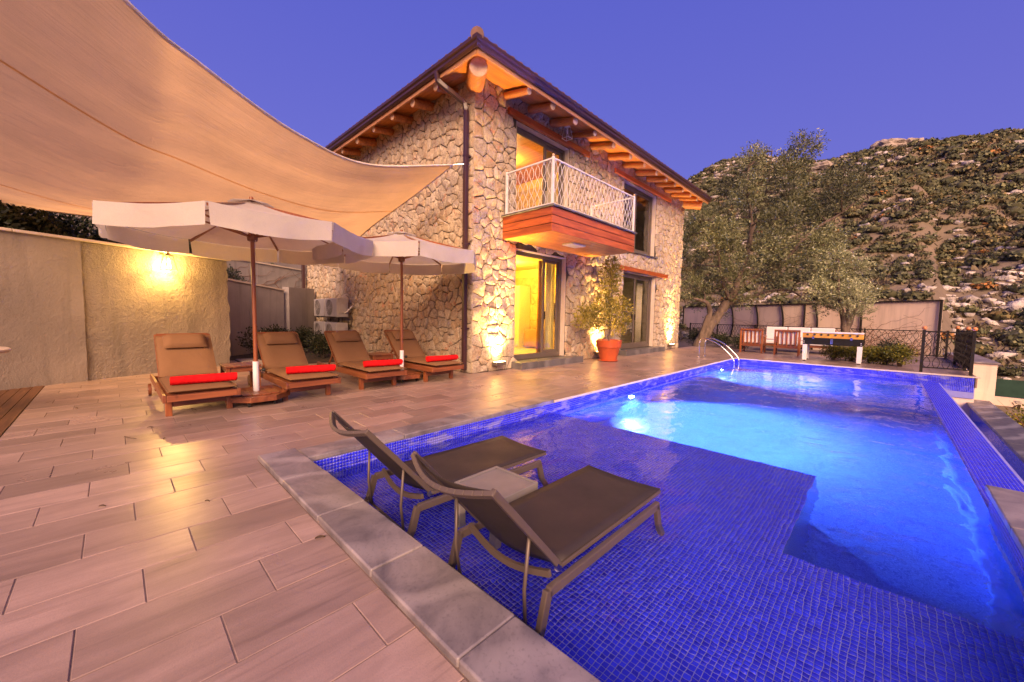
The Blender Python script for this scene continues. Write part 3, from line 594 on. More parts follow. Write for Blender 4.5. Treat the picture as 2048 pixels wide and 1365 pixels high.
mb = MB(); mb.box((HX - .25, 11.02, 3.285), (HX + .09, 13.52, 3.32)); mb.build('window_sill', M['step_stone'], house, world=True, bevel=.006)
for (y0, y1, d) in ((6.22, 8.62, .34), (11.05, 13.95, .30)):
    n = 3
    for k in range(n):
        a = y0 + (y1 - y0) * k / n; b = y0 + (y1 - y0) * (k + 1) / n; mb = MB(); mb.box((HX - .30, a + .002, -.05), (HX + d, b - .002, .155 - .002 * k)); mb.build('door_step', M['step_stone'], house, world=True, bevel=.008)

# rooms behind the glass
def room(y0, y1, z0, z1, wall_m, floor_m, ceil_m, depth=3.6, stone_back=False):
    X = HX - .31; mb = MB(); mb.box((X - depth - .1, y0, z0), (X - depth, y1, z1)); o = mb.build('room_wall', wall_m, house, world=True)
    mb = MB(); mb.box((X - depth, y0 - .1, z0), (X, y0, z1)); mb.build('room_wall', wall_m, house, world=True)
    mb = MB(); mb.box((X - depth, y1, z0), (X, y1 + .1, z1)); b = mb.build('room_wall', wall_m, house, world=True)
    mb = MB(); mb.box((X - depth, y0 - .1, z0 - .08), (X, y1 + .1, z0)); mb.build('room_floor', floor_m, house, world=True)
    mb = MB(); mb.box((X - depth, y0 - .1, z1), (X, y1 + .1, z1 + .08)); mb.build('room_ceiling', ceil_m, house, world=True)
    if stone_back:
        r2 = random.Random(5); F_ = MB()
        for p in stones(X * -1, -X + depth, z0 + .02, z1 - .25, [], .34, .28, r2, False):
            V, F, c = stone_shape(p, r2); F_.add([(-u, y1 - .001 - z * .5, v) for u, v, z in V], F)
        stuff(F_.build('room_stone_field', M['room_stone'], b, smooth=True, world=True))
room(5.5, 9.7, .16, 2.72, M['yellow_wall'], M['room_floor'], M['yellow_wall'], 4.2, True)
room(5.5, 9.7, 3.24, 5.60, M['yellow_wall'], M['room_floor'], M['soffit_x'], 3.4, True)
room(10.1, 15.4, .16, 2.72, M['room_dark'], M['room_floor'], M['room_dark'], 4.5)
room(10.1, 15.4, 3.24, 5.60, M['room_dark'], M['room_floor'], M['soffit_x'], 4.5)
def room_light(n, loc, e, size, col=(1, .62, .14)):
    ld = bpy.data.lights.new(n, 'AREA'); ld.shape = 'DISK'; ld.size = size; ld.energy = e; ld.color = col; lo = link(bpy.data.objects.new(n, ld)); lo.location = loc; lo.parent = None; return lo
def room_lamp(loc, e, label, col=(1, .60, .13)):
    t = thing('ceiling_lamp', label, 'lamp', loc); mb = MB(); mb.lathe([(.02, 0), (.19, 0), (.20, -.02), (.17, -.06), (.02, -.07)], 20); mb.build('lamp_shade', M['lamp_glass'], t, smooth=True)
    ld = bpy.data.lights.new('room_light', 'POINT'); ld.energy = e; ld.color = col; ld.shadow_soft_size = .16; lo = link(bpy.data.objects.new('room_light', ld)); lo.parent = t; lo.location = (0, 0, -.22)
room_lamp((-8.0, 7.9, 2.71), 280, 'round lit ceiling lamp inside the yellow ground floor room', (1, .64, .10))
room_lamp((-8.0, 7.9, 5.59), 105, 'round lit ceiling lamp inside the upper balcony room', (1, .66, .22))
room_lamp((-8.6, 13.0, 2.71), 9, 'dim ceiling lamp inside the right ground floor room', (1, .7, .35))
def curtain(y0, y1, z0, z1, x, mat, label):
    mb = MB(); n = 40; P = [[(x + .035 * math.sin(k * 1.55 + .3 * math.sin(k)), y0 + (y1 - y0) * k / n, z) for k in range(n + 1)] for z in (z0, (z0 + z1) / 2, z1)]
    mb.grid(P); o = mb.build('curtain', mat, None, smooth='all'); md = o.modifiers.new('thick', 'SOLIDIFY'); md.thickness = .004
    tag(o, label, 'curtain'); return o
curtain(7.62, 7.86, .17, 2.6, HX - .42, M['curtain'], 'narrow ochre curtain behind the lit sliding door'); curtain(7.98, 8.35, .17, 2.6, HX - .48, M['sheer'], 'cream curtain at the right jamb of the lit sliding door')
curtain(7.75, 8.3, 3.26, 5.4, HX - .45, M['sheer'], 'cream curtain behind the balcony door'); curtain(13.05, 13.5, .17, 2.6, HX - .45, M['sheer'], 'pale curtain inside the dark right sliding door')
t = thing('wardrobe', 'tall cream wardrobe inside the yellow room', 'wardrobe', (-9.1, 9.4, .16)); mb = MB(); mb.box((-.55, -.27, 0), (.55, .27, 2.0)); mb.build('cabinet', M['wardrobe'], t, bevel=.01)
for s in (-1, 1):
    mb = MB(); mb.box((min(.01 * s, .53 * s), -.295, .06), (max(.01 * s, .53 * s), -.272, 1.97)); d = mb.build('door', M['wardrobe'], t, bevel=.006)
    mb = MB(); mb.box((.05 * s - .008, -.315, .95), (.05 * s + .008, -.297, 1.12)); mb.build('handle', M['steel'], d)
    for z0, z1 in ((.12, .9), (1.0, 1.5), (1.56, 1.92)): mb = MB(); mb.box((min(.08 * s, .46 * s), -.303, z0), (max(.08 * s, .46 * s), -.2955, z1)); mb.build('panel', M['wardrobe'], d, bevel=.004)
t = thing('television', 'flat black television on the wall of the yellow room', 'television', (-7.6, 9.62, 1.1)); mb = MB(); mb.box((-.4, -.05, 0), (.4, 0, .5)); mb.build('housing', M['black_board'], t, bevel=.005); mb = MB(); mb.box((-.385, -.054, .015), (.385, -.051, .485)); mb.build('screen', M['tv'], t)
t = thing('low_cabinet', 'brown low cabinet on the floor of the yellow room', 'cabinet', (-8.15, 9.45, .16)); mb = MB(); mb.box((-.28, -.2, .04), (.28, .2, .6)); mb.build('body', M['carton'], t, bevel=.01); mb = MB(); mb.box((-.26, -.212, .08), (.26, -.203, .57)); mb.build('door', M['carton'], t, bevel=.004)
t = thing('indoor_sofa', 'dark sofa with pale cushions behind the right sliding door', 'sofa', (-7.6, 12.0, .16))
mb = MB(); mb.box((-.5, -.9, .1), (.4, .9, .42)); mb.build('seat', M['sofa_cloth'], t, bevel=.04); mb = MB(); mb.box((-.55, -.95, .1), (-.38, .95, .85)); mb.build('backrest', M['sofa_cloth'], t, bevel=.04)
for s in (-1, 1): mb = MB(); mb.box((-.5, s * .98 - .1, .1), (.4, s * .98 + .1, .62)); mb.build('armrest', M['sofa_cloth'], t, bevel=.04); mb = MB(); mb.box((-.35, s * .45 - .3, .42), (-.2, s * .45 + .3, .80)); mb.build('cushion', M['white_cushion'], t, bevel=.05)

# balcony
BX, BY0, BY1, BZ0, BZ1 = -4.67, 5.86, 9.16, 2.82, 3.28
bal = MB(); bal.box((HX - .01, BY0 + .03, BZ0 + .03), (BX - .03, BY1 - .03, BZ1 - .005)); bal = bal.build('balcony', M['mortar'], house, world=True)
mb = MB(); mb.box((HX + .03, BY0 - .04, BZ1), (BX + .05, BY1 + .05, BZ1 + .035)); mb.build('floor_slab', M['step_stone'], bal, world=True, bevel=.006)
for k in range(3):
    z0 = BZ0 + k * .155; z1 = z0 + .143
    mb = MB(); mb.box((BX - .028, BY0 - .002, z0), (BX, BY1 + .002, z1)); mb.build('cladding_board', M['red_wood'], bal, world=True, bevel=.004)
    mb = MB(); mb.box((HX + .04, BY0, z0), (BX - .03, BY0 + .028, z1)); mb.build('cladding_board', M['red_wood_x'], bal, world=True, bevel=.004)
    mb = MB(); mb.box((HX + .04, BY1 - .028, z0), (BX - .03, BY1, z1)); mb.build('cladding_board', M['red_wood_x'], bal, world=True, bevel=.004)
for k in range(14):
    x0 = HX + .05 + k * .0945; mb = MB(); mb.box((x0, BY0 + .03, BZ0 + .004), (x0 + .084, BY1 - .03, BZ0 + .028)); mb.build('soffit_board', M['soffit'], bal, world=True, bevel=.003)
mb = MB(); RZ = BZ1 + .06; RT = 4.17
posts = [(HX + .12, BY0 + .03), (BX - .03, BY0 + .03), (BX - .03, BY1 - .03), (HX + .12, BY1 - .03)]
for (x, y) in posts: p = MB(); p.cbox((x, y, (BZ1 + .036 + RT + .03) / 2), (.045, .045, RT + .03 - BZ1 - .036)); o = p.build('railing_post', M['white_paint'], bal, world=True, bevel=.004); b = MB(); b.ball((x, y, RT + .055), .028); b.build('finial', M['log_end'], bal, world=True, smooth=True)
for a, b in zip(posts[:-1], posts[1:]):
    for z, h in ((RT, .03), (RZ, .025)): p = MB(); p.bar((a[0], a[1], z), (b[0], b[1], z), .035, h); p.build('rail', M['white_paint'], bal, world=True, bevel=.003)
def wave_mesh(s):
    return [(0, s * .058 * math.sin(2 * PI * (i / 24) * 1.5 + .4), RZ + (RT - RZ) * i / 24) for i in range(25)]
wave = {}
for a, b in zip(posts[:-1], posts[1:]):
    d = Vector((b[0] - a[0], b[1] - a[1], 0)); L = d.length; d.normalize(); n = int(L / .14)
    for k in range(n):
        for s in (-1, 1):
            key = (s, abs(d.x) > .5)
            if key not in wave:
                p = MB(); p.tube([Vector((0, 0, z)) + d * y for _, y, z in wave_mesh(s)], .0048, 5); o = p.build('baluster', M['white_paint'], bal, smooth='all'); wave[key] = o.data
            else: o = link(bpy.data.objects.new('baluster', wave[key])); o.parent = bal
            pos = Vector((a[0], a[1], 0)) + d * (L * (k + .5) / n); o.location = pos - Vector((HX, HY, 0))
mb = MB(); mb.box((-5.35, 7.08, BZ0 - .035), (-5.05, 7.58, BZ0 + .003)); mb.build('flush_lamp', M['ceiling_panel'], bal, world=True, bevel=.008)

# eaves and roof
EX, EY, EX1, EY1, EZ = -5.30, 4.50, -16.55, 16.35, 5.72     # outer edges, underside height at the edge
SL = .24
def zs(d): return EZ + SL * d
roof_mb = MB(); cx0, cx1, cy0, cy1 = EX1, EX, EY, EY1; hw = (cx1 - cx0) / 2; RIDGE = EZ + .16 + SL * hw
T_ = .13
def lay(mb, z):
    c = [(cx0, cy0, EZ + z), (cx1, cy0, EZ + z), (cx1, cy1, EZ + z), (cx0, cy1, EZ + z)]; m_ = ((cx0 + cx1) / 2, (cy0 + cy1) / 2, EZ + z + SL * min(hw, (cy1 - cy0) / 2)); n = len(mb.v)
    mb.add(c + [m_], [(0, 1, 4), (1, 2, 4), (2, 3, 4), (3, 0, 4)])
lay(roof_mb, .16); roof = roof_mb.build('roof', M['roof_tile'], house, world=True)
# rows of pan tiles near the eave edge, hip caps along the corner
mb = MB(); rows = MB()
for k in range(int((cy1 - cy0) / .22)):
    y = cy0 + .15 + k * .22
    if y > cy1 - .2: break
    for r in range(2): d0 = -.05 + r * .34; rows.tube([(EX - d0, y, EZ + .175 + SL * d0), (EX - d0 - .38, y, EZ + .175 + SL * (d0 + .38) + .0)], [.085, .07], 7)
for k in range(int((cx1 - cx0) / .22)):
    x = cx1 - .15 - k * .22
    for r in range(2): d0 = -.05 + r * .34; rows.tube([(x, EY + d0, EZ + .175 + SL * d0), (x, EY + d0 + .38, EZ + .175 + SL * (d0 + .38))], [.085, .07], 7)
stuff(rows.build('roof_tile_field', M['roof_tile'], roof, world=True, smooth=True))
for k in range(5):
    d = -.06 + k * .33; mb = MB(); mb.tube([(EX - d, EY + d, EZ + .21 + SL * d), (EX - d - .30, EY + d + .30, EZ + .225 + SL * (d + .30))], [.115, .095], 12); mb.build('ridge_cap', M['roof_tile'], roof, world=True, smooth=True)
# soffit boards follow the slope
nb = 9
for k in range(nb):
    d0 = .02 + k * .092; d1 = d0 + .089
    # front: strip along y at distance d from the eave edge, mitred at the corner
    mb = MB(); mb.add([(EX - d0, EY + d0, zs(d0)), (EX - d0, EY1 - d0, zs(d0)), (EX - d1, EY1 - d1, zs(d1)), (EX - d1, EY + d1, zs(d1)), (EX - d0, EY + d0, zs(d0) + .02), (EX - d0, EY1 - d0, zs(d0) + .02), (EX - d1, EY1 - d1, zs(d1) + .02), (EX - d1, EY + d1, zs(d1) + .02)], [(0, 1, 2, 3), (7, 6, 5, 4), (0, 4, 5, 1), (2, 6, 7, 3), (1, 5, 6, 2), (3, 7, 4, 0)]); mb.build('soffit_board', M['soffit'], roof, world=True)
    if d1 < .70: mb = MB(); mb.add([(EX - d0, EY + d0, zs(d0)), (EX1 + d0, EY + d0, zs(d0)), (EX1 + d1, EY + d1, zs(d1)), (EX - d1, EY + d1, zs(d1)), (EX - d0, EY + d0, zs(d0) + .02), (EX1 + d0, EY + d0, zs(d0) + .02), (EX1 + d1, EY + d1, zs(d1) + .02), (EX - d1, EY + d1, zs(d1) + .02)], [(3, 2, 1, 0), (4, 5, 6, 7), (1, 5, 4, 0), (3, 7, 6, 2), (2, 6, 5, 1), (0, 4, 7, 3)]); mb.build('soffit_board', M['soffit_x'], roof, world=True)
mb = MB(); mb.box((EX - .02, EY - .0, EZ - .055), (EX + .012, EY1, EZ + .06)); mb.build('fascia', M['fascia'], roof, world=True); mb = MB(); mb.box((EX1, EY - .012, EZ - .057), (EX - .02, EY + .02, EZ + .06)); mb.build('fascia', M['fascia'], roof, world=True)
# gutters: stepped box profile
prof = [(.016, .0), (.05, -.0), (.085, .03), (.085, .075), (.115, .10), (.115, .155), (.10, .16), (.016, .16)]
def gutter(front):
    V = []; n = len(prof)
    for e in (0, 1):
        for a, z in prof:
            if front: V.append((EX + a, (EY - a) if e == 0 else EY1 + .05, EZ + z + .02))
            else: V.append(((EX + a) if e == 0 else EX1, EY - a, EZ + z + .02))
    F = [(i, (i + 1) % n, n + (i + 1) % n, n + i) for i in range(n)] + [tuple(range(n)), tuple(range(2 * n - 1, n - 1, -1))]
    mb = MB(); mb.add(V, F); mb.build('gutter', M['gutter'], roof, world=True)
gutter(True); gutter(False)
def sq_pipe(pts, w): 
    mb = MB()
    for a, b in zip(pts[:-1], pts[1:]): mb.bar(a, b, w, w)
    for p in pts[1:-1]: mb.ball(p, w * .62, 8, 5)
    return mb
pp = [(-6.40, 4.44, EZ + .05), (-6.40, 4.46, EZ - .10), (-6.31, 4.62, EZ - .22), (-6.17, 4.93, EZ - .40), (-6.15, 4.955, EZ - .55), (-6.15, 4.955, .06)]
sq_pipe(pp, .085).build('downpipe', M['gutter'], house, world=True, bevel=.012)
for z in (.9, 2.6, 4.3): mb = MB(); mb.box((-6.20, 4.91, z), (-6.10, 5.05, z + .03)); mb.build('pipe_clamp', M['gutter'], house, world=True)
sq_pipe([(-15.45, 4.46, EZ - .05), (-15.45, 4.9, EZ - .35), (-15.45, 4.92, .1)], .10).build('downpipe', M['gutter'], house, world=True, bevel=.012)
# log rafters: front, side and the big corner log
def log(a, b, r):
    a = Vector(a); b = Vector(b); rr = random.Random(int(a.y * 77 + a.x * 31)); pts = [a + (b - a) * t for t in (0, .25, .5, .75, 1)]
    mb = MB(); mb.tube(pts, [r * rr.uniform(.93, 1.07) for _ in pts], 12); o = mb.build('rafter', M['log'], roof, world=True, smooth=True)
    e = MB(); d = (b - a).normalized(); e.tube([b - d * .002, b + d * .004], [r * .96, r * .90], 12); e.build('log_end', M['log_end'], o, world=True)
for k, y in enumerate([5.92, 6.66, 7.48, 8.32, 9.2, 10.12, 10.98, 11.80, 12.55, 13.25, 13.95, 14.65, 15.35]): log((HX - .05, y, zs(.75) - .115 + .02), (EX - .06, y + .015 * (k % 3 - 1), EZ - .075), .075 + .008 * ((k * 7) % 3))
for k, x in enumerate([-6.62, -7.45, -8.32, -9.2, -10.12, -11.05, -11.95, -12.85, -13.75, -14.65, -15.5]): log((x, HY + .05, zs(.57) - .115), (x - .01 * (k % 2), EY + .06, EZ - .075), .078 + .007 * ((k * 5) % 3))
c0 = Vector((HX - .1, HY + .1, EZ + .0)); c1 = Vector((EX - .19, EY + .19, EZ - .12)); mb = MB(); mb.tube([c0, c0.lerp(c1, .5), c1], [.17, .175, .165], 18); o = mb.build('hip_log', M['log'], roof, world=True, smooth=True); d = (c1 - c0).normalized(); mb = MB(); mb.tube([c1 - d * .003, c1 + d * .006], [.16, .15], 18); mb.build('log_end', M['log_end'], o, world=True)
c0 = Vector((HX - .1, HY1 - .1, EZ + .0)); c1 = Vector((EX - .19, EY1 - .19, EZ - .12)); mb = MB(); mb.tube([c0, c1], [.17, .16], 16); mb.build('hip_log', M['log'], roof, world=True, smooth=True)

# lanterns and uplights
def lantern(loc, normal_angle, label, lit, group=None, frame=None):
    """tapered four-sided lantern hanging on a wall bracket; local +X points away from the wall"""
    t = thing('wall_lantern', label, 'lantern', loc, normal_angle); fm = frame or M['lamp_brass']; c = .20; hb, ht, H = .09, .05, .27
    B = [(c + hb * a, hb * b, 0) for a, b in ((-1, -1), (1, -1), (1, 1), (-1, 1))]; T = [(c + ht * a, ht * b, H) for a, b in ((-1, -1), (1, -1), (1, 1), (-1, 1))]
    mb = MB()
    for P4 in (B, T):
        for i in range(4): mb.bar(P4[i], P4[(i + 1) % 4], .009, .009)
    for i in range(4): mb.bar(B[i], T[i], .009, .009)
    mb.build('frame', fm, t)
    for i in range(4):
        j = (i + 1) % 4; g = MB(); g.add([B[i], B[j], T[j], T[i]], [(0, 1, 2, 3)]); g.build('pane', M['pane'], t)
    mb = MB(); mb.lathe([(.052, 0), (.05, .01), (.018, .035), (.012, .06), (.002, .065)], 10, (c, 0, H)); mb.build('cap', fm, t)
    mb = MB(); mb.tube([(c, 0, H + .05), (c, 0, H + .085), (c - .04, 0, H + .10), (.01, 0, H + .08)], .008, 6); mb.build('bracket', fm, t); mb = MB(); mb.box((0, -.035, H + .02), (.012, .035, H + .14)); mb.build('wall_plate', fm, t)
    mb = MB(); mb.lathe([(.012, .0), (.02, .03), (.025, .06), (.018, .09), (.004, .1)], 10, (c, 0, .12)); mb.build('bulb', M['lamp_glass'] if lit else M['white_pvc'], t, smooth=True)
    if lit:
        ld = bpy.data.lights.new('lantern_light', 'POINT'); ld.energy = lit; ld.color = (1, .56, .14); ld.shadow_soft_size = .035; lo = link(bpy.data.objects.new('lantern_light', ld)); lo.parent = t; lo.location = (c, 0, .045)
    return t
lantern((HX + .05, 7.78, 5.47), 0, 'unlit white lantern above the balcony door', 0, frame=M['white_paint'])
for i, (y, e) in enumerate([(5.72, 450), (9.75, 450), (14.95, 450)]):
    t = thing('wall_uplight', ['glowing uplight at the foot of the corner pillar left of the lit door', 'glowing uplight on the wall behind the terracotta pot', 'glowing uplight at the far right corner of the house front'][i], 'uplight', (HX + .04, y, .13), 0, 'uplights along the house front')
    mb = MB(); mb.box((.0, -.13, -.02), (.05, .13, .06)); mb.build('bracket', M['frame'], t, bevel=.004); mb = MB(); mb.box((.05, -.15, 0), (.17, .15, .075)); mb.build('housing', M['frame'], t, bevel=.01); mb = MB(); mb.box((.065, -.13, .0755), (.155, .13, .079)); mb.build('lens', M['up_lens'], t)
    ld = bpy.data.lights.new('uplight_beam', 'SPOT'); ld.energy = e; ld.color = (1, .60, .17); ld.spot_size = math.radians(100); ld.spot_blend = 1.0; ld.shadow_soft_size = .05
    lo = link(bpy.data.objects.new('uplight_beam', ld)); lo.parent = t; lo.location = (.14, 0, .12); lo.rotation_euler = (PI, -.22, 0)
    l2 = bpy.data.lights.new('uplight_throw', 'SPOT'); l2.energy = 900; l2.color = (1, .58, .16); l2.spot_size = math.radians(44); l2.spot_blend = 1.0; l2.shadow_soft_size = .05; lo = link(bpy.data.objects.new('uplight_throw', l2)); lo.parent = t; lo.location = (.16, 0, .12); lo.rotation_euler = (PI, .02, 0)

# ================================================================== plaster wall at the left with its lantern
WA = Vector((-9.01, -1.16, 0)); WB = Vector((-10.35, 1.79, 0)); WD = (WB - WA).normalized(); WN = Vector((WD.y, -WD.x, 0))      # WN faces the deck
if WN.x < 0: WN = -WN
def wall_strip(mb, s0, s1, z0, z1, d0, d1):
    P = []
    for z in (z0, z1):
        for s, d in ((s0, d0), (s1, d0), (s1, d1), (s0, d1)): p = WA + WD * s + WN * d; P.append((p.x, p.y, z))
    mb.add(P, [(0, 1, 2, 3), (7, 6, 5, 4), (0, 4, 5, 1), (1, 5, 6, 2), (2, 6, 7, 3), (3, 7, 4, 0)])
LW = (WB - WA).length
pw = thing('plaster_wall', 'rough grey plaster wall with lit lantern behind the sun loungers', 'wall', tuple(WA))
def rough_panel(s0, s1, z1, d, seed, edge=False):
    r = random.Random(seed); nu = 30; nv = 24; P = []
    for j in range(nv + 1):
        row = []
        for i in range(nu + 1):
            s = s0 + (s1 - s0) * i / nu; z = -.05 + (z1 + .05) * j / nv
            if edge and i == nu: s += r.uniform(-.03, .02)
            p = WA + WD * s + WN * (d + r.uniform(-.006, .006)); row.append((p.x, p.y, z))
        P.append(row)
    mb = MB(); mb.grid(P); return mb
rough_panel(-2.6, .92, 2.29, .0, 3).build('wall_panel', M['stucco_fine'], pw, world=True, smooth='all')
rough_panel(.92, LW, 2.26, -.03, 4, True).build('wall_panel', M['stucco'], pw, world=True, smooth='all')
mb = MB(); wall_strip(mb, -2.6, LW - .03, -.1, 2.245, -.25, -.04); mb.build('wall_core', M['stucco'], pw, world=True)
for s0, s1 in ((-2.6, .2), (.2, 1.9), (1.9, LW + .03)): mb = MB(); wall_strip(mb, s0 + .003, s1 - .003, 2.27, 2.31, -.28, .05); mb.build('cap_slab', M['plaster'], pw, world=True, bevel=.006)
lp = WA + WD * 2.03 - WN * .03; lantern((lp.x, lp.y, 1.93), math.atan2(WN.y, WN.x), 'lit bronze lantern on the plaster wall under the near parasol', 85)

# concrete walls, planting and air conditioning behind
def seg_wall(name, a, b, z0, za, zb, th, mat, label, cat='wall', cap=True):
    a = Vector((*a, 0)); b = Vector((*b, 0)); d = (b - a).normalized(); n = Vector((-d.y, d.x, 0)) * th / 2
    t = thing(name, label, cat, (a.x, a.y, 0)); k = max(1, int((b - a).length / 1.1))
    for i in range(k):
        p = a.lerp(b, i / k); q_ = a.lerp(b, (i + 1) / k); h0 = za + (zb - za) * i / k; h1 = za + (zb - za) * (i + 1) / k; mb = MB(); g = d * .004
        mb.add([p + g + n + Vector((0, 0, z0)), q_ - g + n + Vector((0, 0, z0)), q_ - g - n + Vector((0, 0, z0)), p + g - n + Vector((0, 0, z0)), p + g + n + Vector((0, 0, h0)), q_ - g + n + Vector((0, 0, h1)), q_ - g - n + Vector((0, 0, h1)), p + g - n + Vector((0, 0, h0))], [(0, 3, 2, 1), (4, 5, 6, 7), (0, 1, 5, 4), (1, 2, 6, 5), (2, 3, 7, 6), (3, 0, 4, 7)]); mb.build('wall_panel', mat, t, world=True, bevel=.006)
    if cap:
        mb = MB(); n2 = n * 1.3; mb.add([a + n2 + Vector((0, 0, za + .002)), b + n2 + Vector((0, 0, zb + .002)), b - n2 + Vector((0, 0, zb + .002)), a - n2 + Vector((0, 0, za + .002)), a + n2 + Vector((0, 0, za + .045)), b + n2 + Vector((0, 0, zb + .045)), b - n2 + Vector((0, 0, zb + .045)), a - n2 + Vector((0, 0, za + .045))], [(0, 3, 2, 1), (4, 5, 6, 7), (0, 1, 5, 4), (1, 2, 6, 5), (2, 3, 7, 6), (3, 0, 4, 7)]); mb.build('cap_slab', M['plaster'], t, world=True)
    return t
seg_wall('retaining_wall', (-11.9, 1.5), (-13.4, 3.62), -.1, 2.02, 1.82, .2, M['concrete'], 'low concrete retaining wall with sloping top behind the plaster wall')
seg_wall('retaining_wall', (-13.42, 3.75), (-14.6, 4.9), -.1, 1.95, 2.0, .2, M['concrete'], 'dark concrete return wall beside the brown downpipe', cap=False)
seg_wall('retaining_wall', (-14.2, 1.0), (-16.6, 5.6), -.1, 2.86, 2.74, .25, M['concrete'], 'taller concrete retaining wall with climbers behind the low wall')
def vines(name, label, a, b, z0, z1, n, seed, nrm, r=.011):
    rr = random.Random(seed); a = Vector(a); b = Vector(b); mb = MB(); nrm = Vector(nrm)
    for i in range(n):
        t = rr.random(); z = z0; pts = []; dt = rr.uniform(-.03, .03)
        L = (b - a).length
        zt = rr.uniform(.5, 1.0) * (z1 - z0) + z0
        while z < zt and 0 <= t <= 1 and len(pts) < 40:
            p = a.lerp(b, t); pts.append(p + nrm * rr.uniform(.015, .05) + Vector((0, 0, z))); dt += rr.uniform(-.25, .25) / L * .6; dt = max(-.28 / L, min(.28 / L, dt)); t += dt; z += rr.uniform(-.01, .16)
        if len(pts) > 3: mb.tube(pts, [r * (1 - .75 * k / len(pts)) for k in range(len(pts))], 5)
    o = mb.build(name, M['vine'], None, smooth='all'); tag(o, label, 'climber'); return o
vines('climber', 'bare climber stems on the concrete walls behind the loungers', (-12.0, 1.72, 0), (-13.3, 3.55, 0), 0, 1.95, 16, 3, (.8, .56, 0)); vines('climber', 'bare climber stems on the tall concrete wall behind the low wall', (-14.2, 1.2, 0), (-16.3, 5.3, 0), 1.6, 2.9, 22, 8, (.88, .46, 0))
bed = MB(); bed.box((-17, 2.0, -.3), (-9.6, 5.2, .015)); bed.box((-16, -6, -.3), (-11.2, 2.0, .02)); structure(bed.build('garden_bed', M['soil']))
t = thing('board_edging', 'grey weathered boards edging the planting bed behind the loungers', 'boards', (-10.4, 2.2, 0))
for k in range(4):
    mb = MB(); mb.box((-11.2, 2.02 + k * .1, .012), (-9.55, 2.11 + k * .1, .035)); mb.build('board', M['grey_deck'], t, bevel=.003, world=True)
t = thing('floodlight', 'small grey floodlight on the tall concrete wall left of the parasol pole', 'floodlight', (-13.9, 1.9, 2.42)); mb = MB(); mb.box((-.1, -.16, -.06), (.1, .16, .06)); mb.build('housing', M['ac_dark'], t, bevel=.01); mb = MB(); mb.box((.101, -.14, -.05), (.108, .14, .05)); mb.build('glass', M['white_pvc'], t); mb = MB(); mb.tube([(-.1, 0, 0), (-.5, .1, -.1)], .015, 6); mb.build('arm', M['ac_dark'], t)
def ac_unit(name, label, x0, z0):
    t = thing(name, label, 'air conditioner', (x0, 4.55, z0), 0, 'outdoor air conditioning units'); w, d, h = .88, .34, .55
    mb = MB(); mb.box((0, .012, 0), (w, d, h)); mb.build('casing', M['ac_white'], t, bevel=.012, smooth=True)
    mb = MB(); mb.box((.01, 0, .01), (w - .20, .011, h - .01)); mb.build('front_panel', M['ac_white'], t, bevel=.004)
    RX = Matrix.Translation((.33, -.002, .28)) @ Matrix.Rotation(PI / 2, 4, 'X'); mb = MB(); mb.lathe([(.01, 0), (.235, 0), (.235, .004)], 28, M=RX); f = mb.build('fan_opening', M['ac_dark'], t)
    mb = MB()
    for r in (.04, .08, .12, .16, .20, .235): mb.tube([(.33 + r * math.cos(2 * PI * i / 24), -.014, .28 + r * math.sin(2 * PI * i / 24)) for i in range(25)], .0035, 4, False)
    for i in range(8): a = PI * i / 4; mb.tube([(.33, -.014, .28), (.33 + .24 * math.cos(a), -.012, .28 + .24 * math.sin(a))], .0035, 4)
    mb.build('fan_guard', M['ac_white'], f)
    mb = MB(); mb.box((w - .19, .0, .02), (w - .005, .0115, h - .02)); mb.build('service_panel', M['ac_white'], t, bevel=.004)
    mb = MB(); mb.box((w + .001, .06, .12), (w + .035, .26, .42)); mb.build('valve_cover', M['ac_white'], t, bevel=.01); mb = MB(); mb.tube([(w + .03, .2, .12), (w + .10, .26, .16), (w + .12, .38, .30), (w + .06, .46, .34)], .022, 8); mb.build('hose', M['white_pvc'], t, smooth='all')
    mb = MB(); 
    for x in (.1, w - .1): mb.box((x - .02, 0, -.035), (x + .02, .5, -.003)); mb.box((x - .02, .46, -.3), (x + .02, .5, -.036))
    mb.build('bracket', M['frame'], t); return t
ac_unit('air_conditioner', 'upper right air conditioning unit on the side wall of the house', -12.42, 1.06); ac_unit('air_conditioner', 'upper left air conditioning unit on the side wall next to the brown downpipe', -13.38, 1.06); ac_unit('air_conditioner', 'lower right air conditioning unit on the side wall, partly behind a lounger', -12.46, .34); ac_unit('air_conditioner', 'lower left air conditioning unit on the side wall, partly behind shrubs', -13.42, .34)

# ================================================================== shade sail
sail = thing('shade_sail', 'large tan fabric shade sail stretched over the terrace', 'shade sail', (-6.3, 4.75, 4.1))
eU = cat_rom([(-6.3, 4.75, 4.12), (-6.55, 3.15, 3.74), (-5.92, 1.86, 3.61), (-5.02, .69, 3.62), (-4.55, .10, 3.72), (-3.4, -1.6, 4.5)], 60)      # upper edge
eL = cat_rom([(-12.2, 4.72, 2.9), (-11.0, 3.1, 2.78), (-10.55, 1.5, 2.78), (-10.42, 0.0, 2.85), (-10.8, -1.28, 2.90), (-11.4, -2.8, 3.05)], 60)    # lower edge above the plaster wall
nv_ = 48
eS = cat_rom([(-6.3, 4.75, 4.12), (-7.3, 4.52, 3.69), (-8.8, 4.30, 3.22), (-10.3, 4.42, 2.95), (-12.2, 4.72, 2.9)], nv_)         # edge along the house
eT = cat_rom([(-3.4, -1.6, 4.5), (-5.5, -1.4, 3.9), (-8.5, -1.6, 3.2), (-11.4, -2.8, 3.05)], nv_)
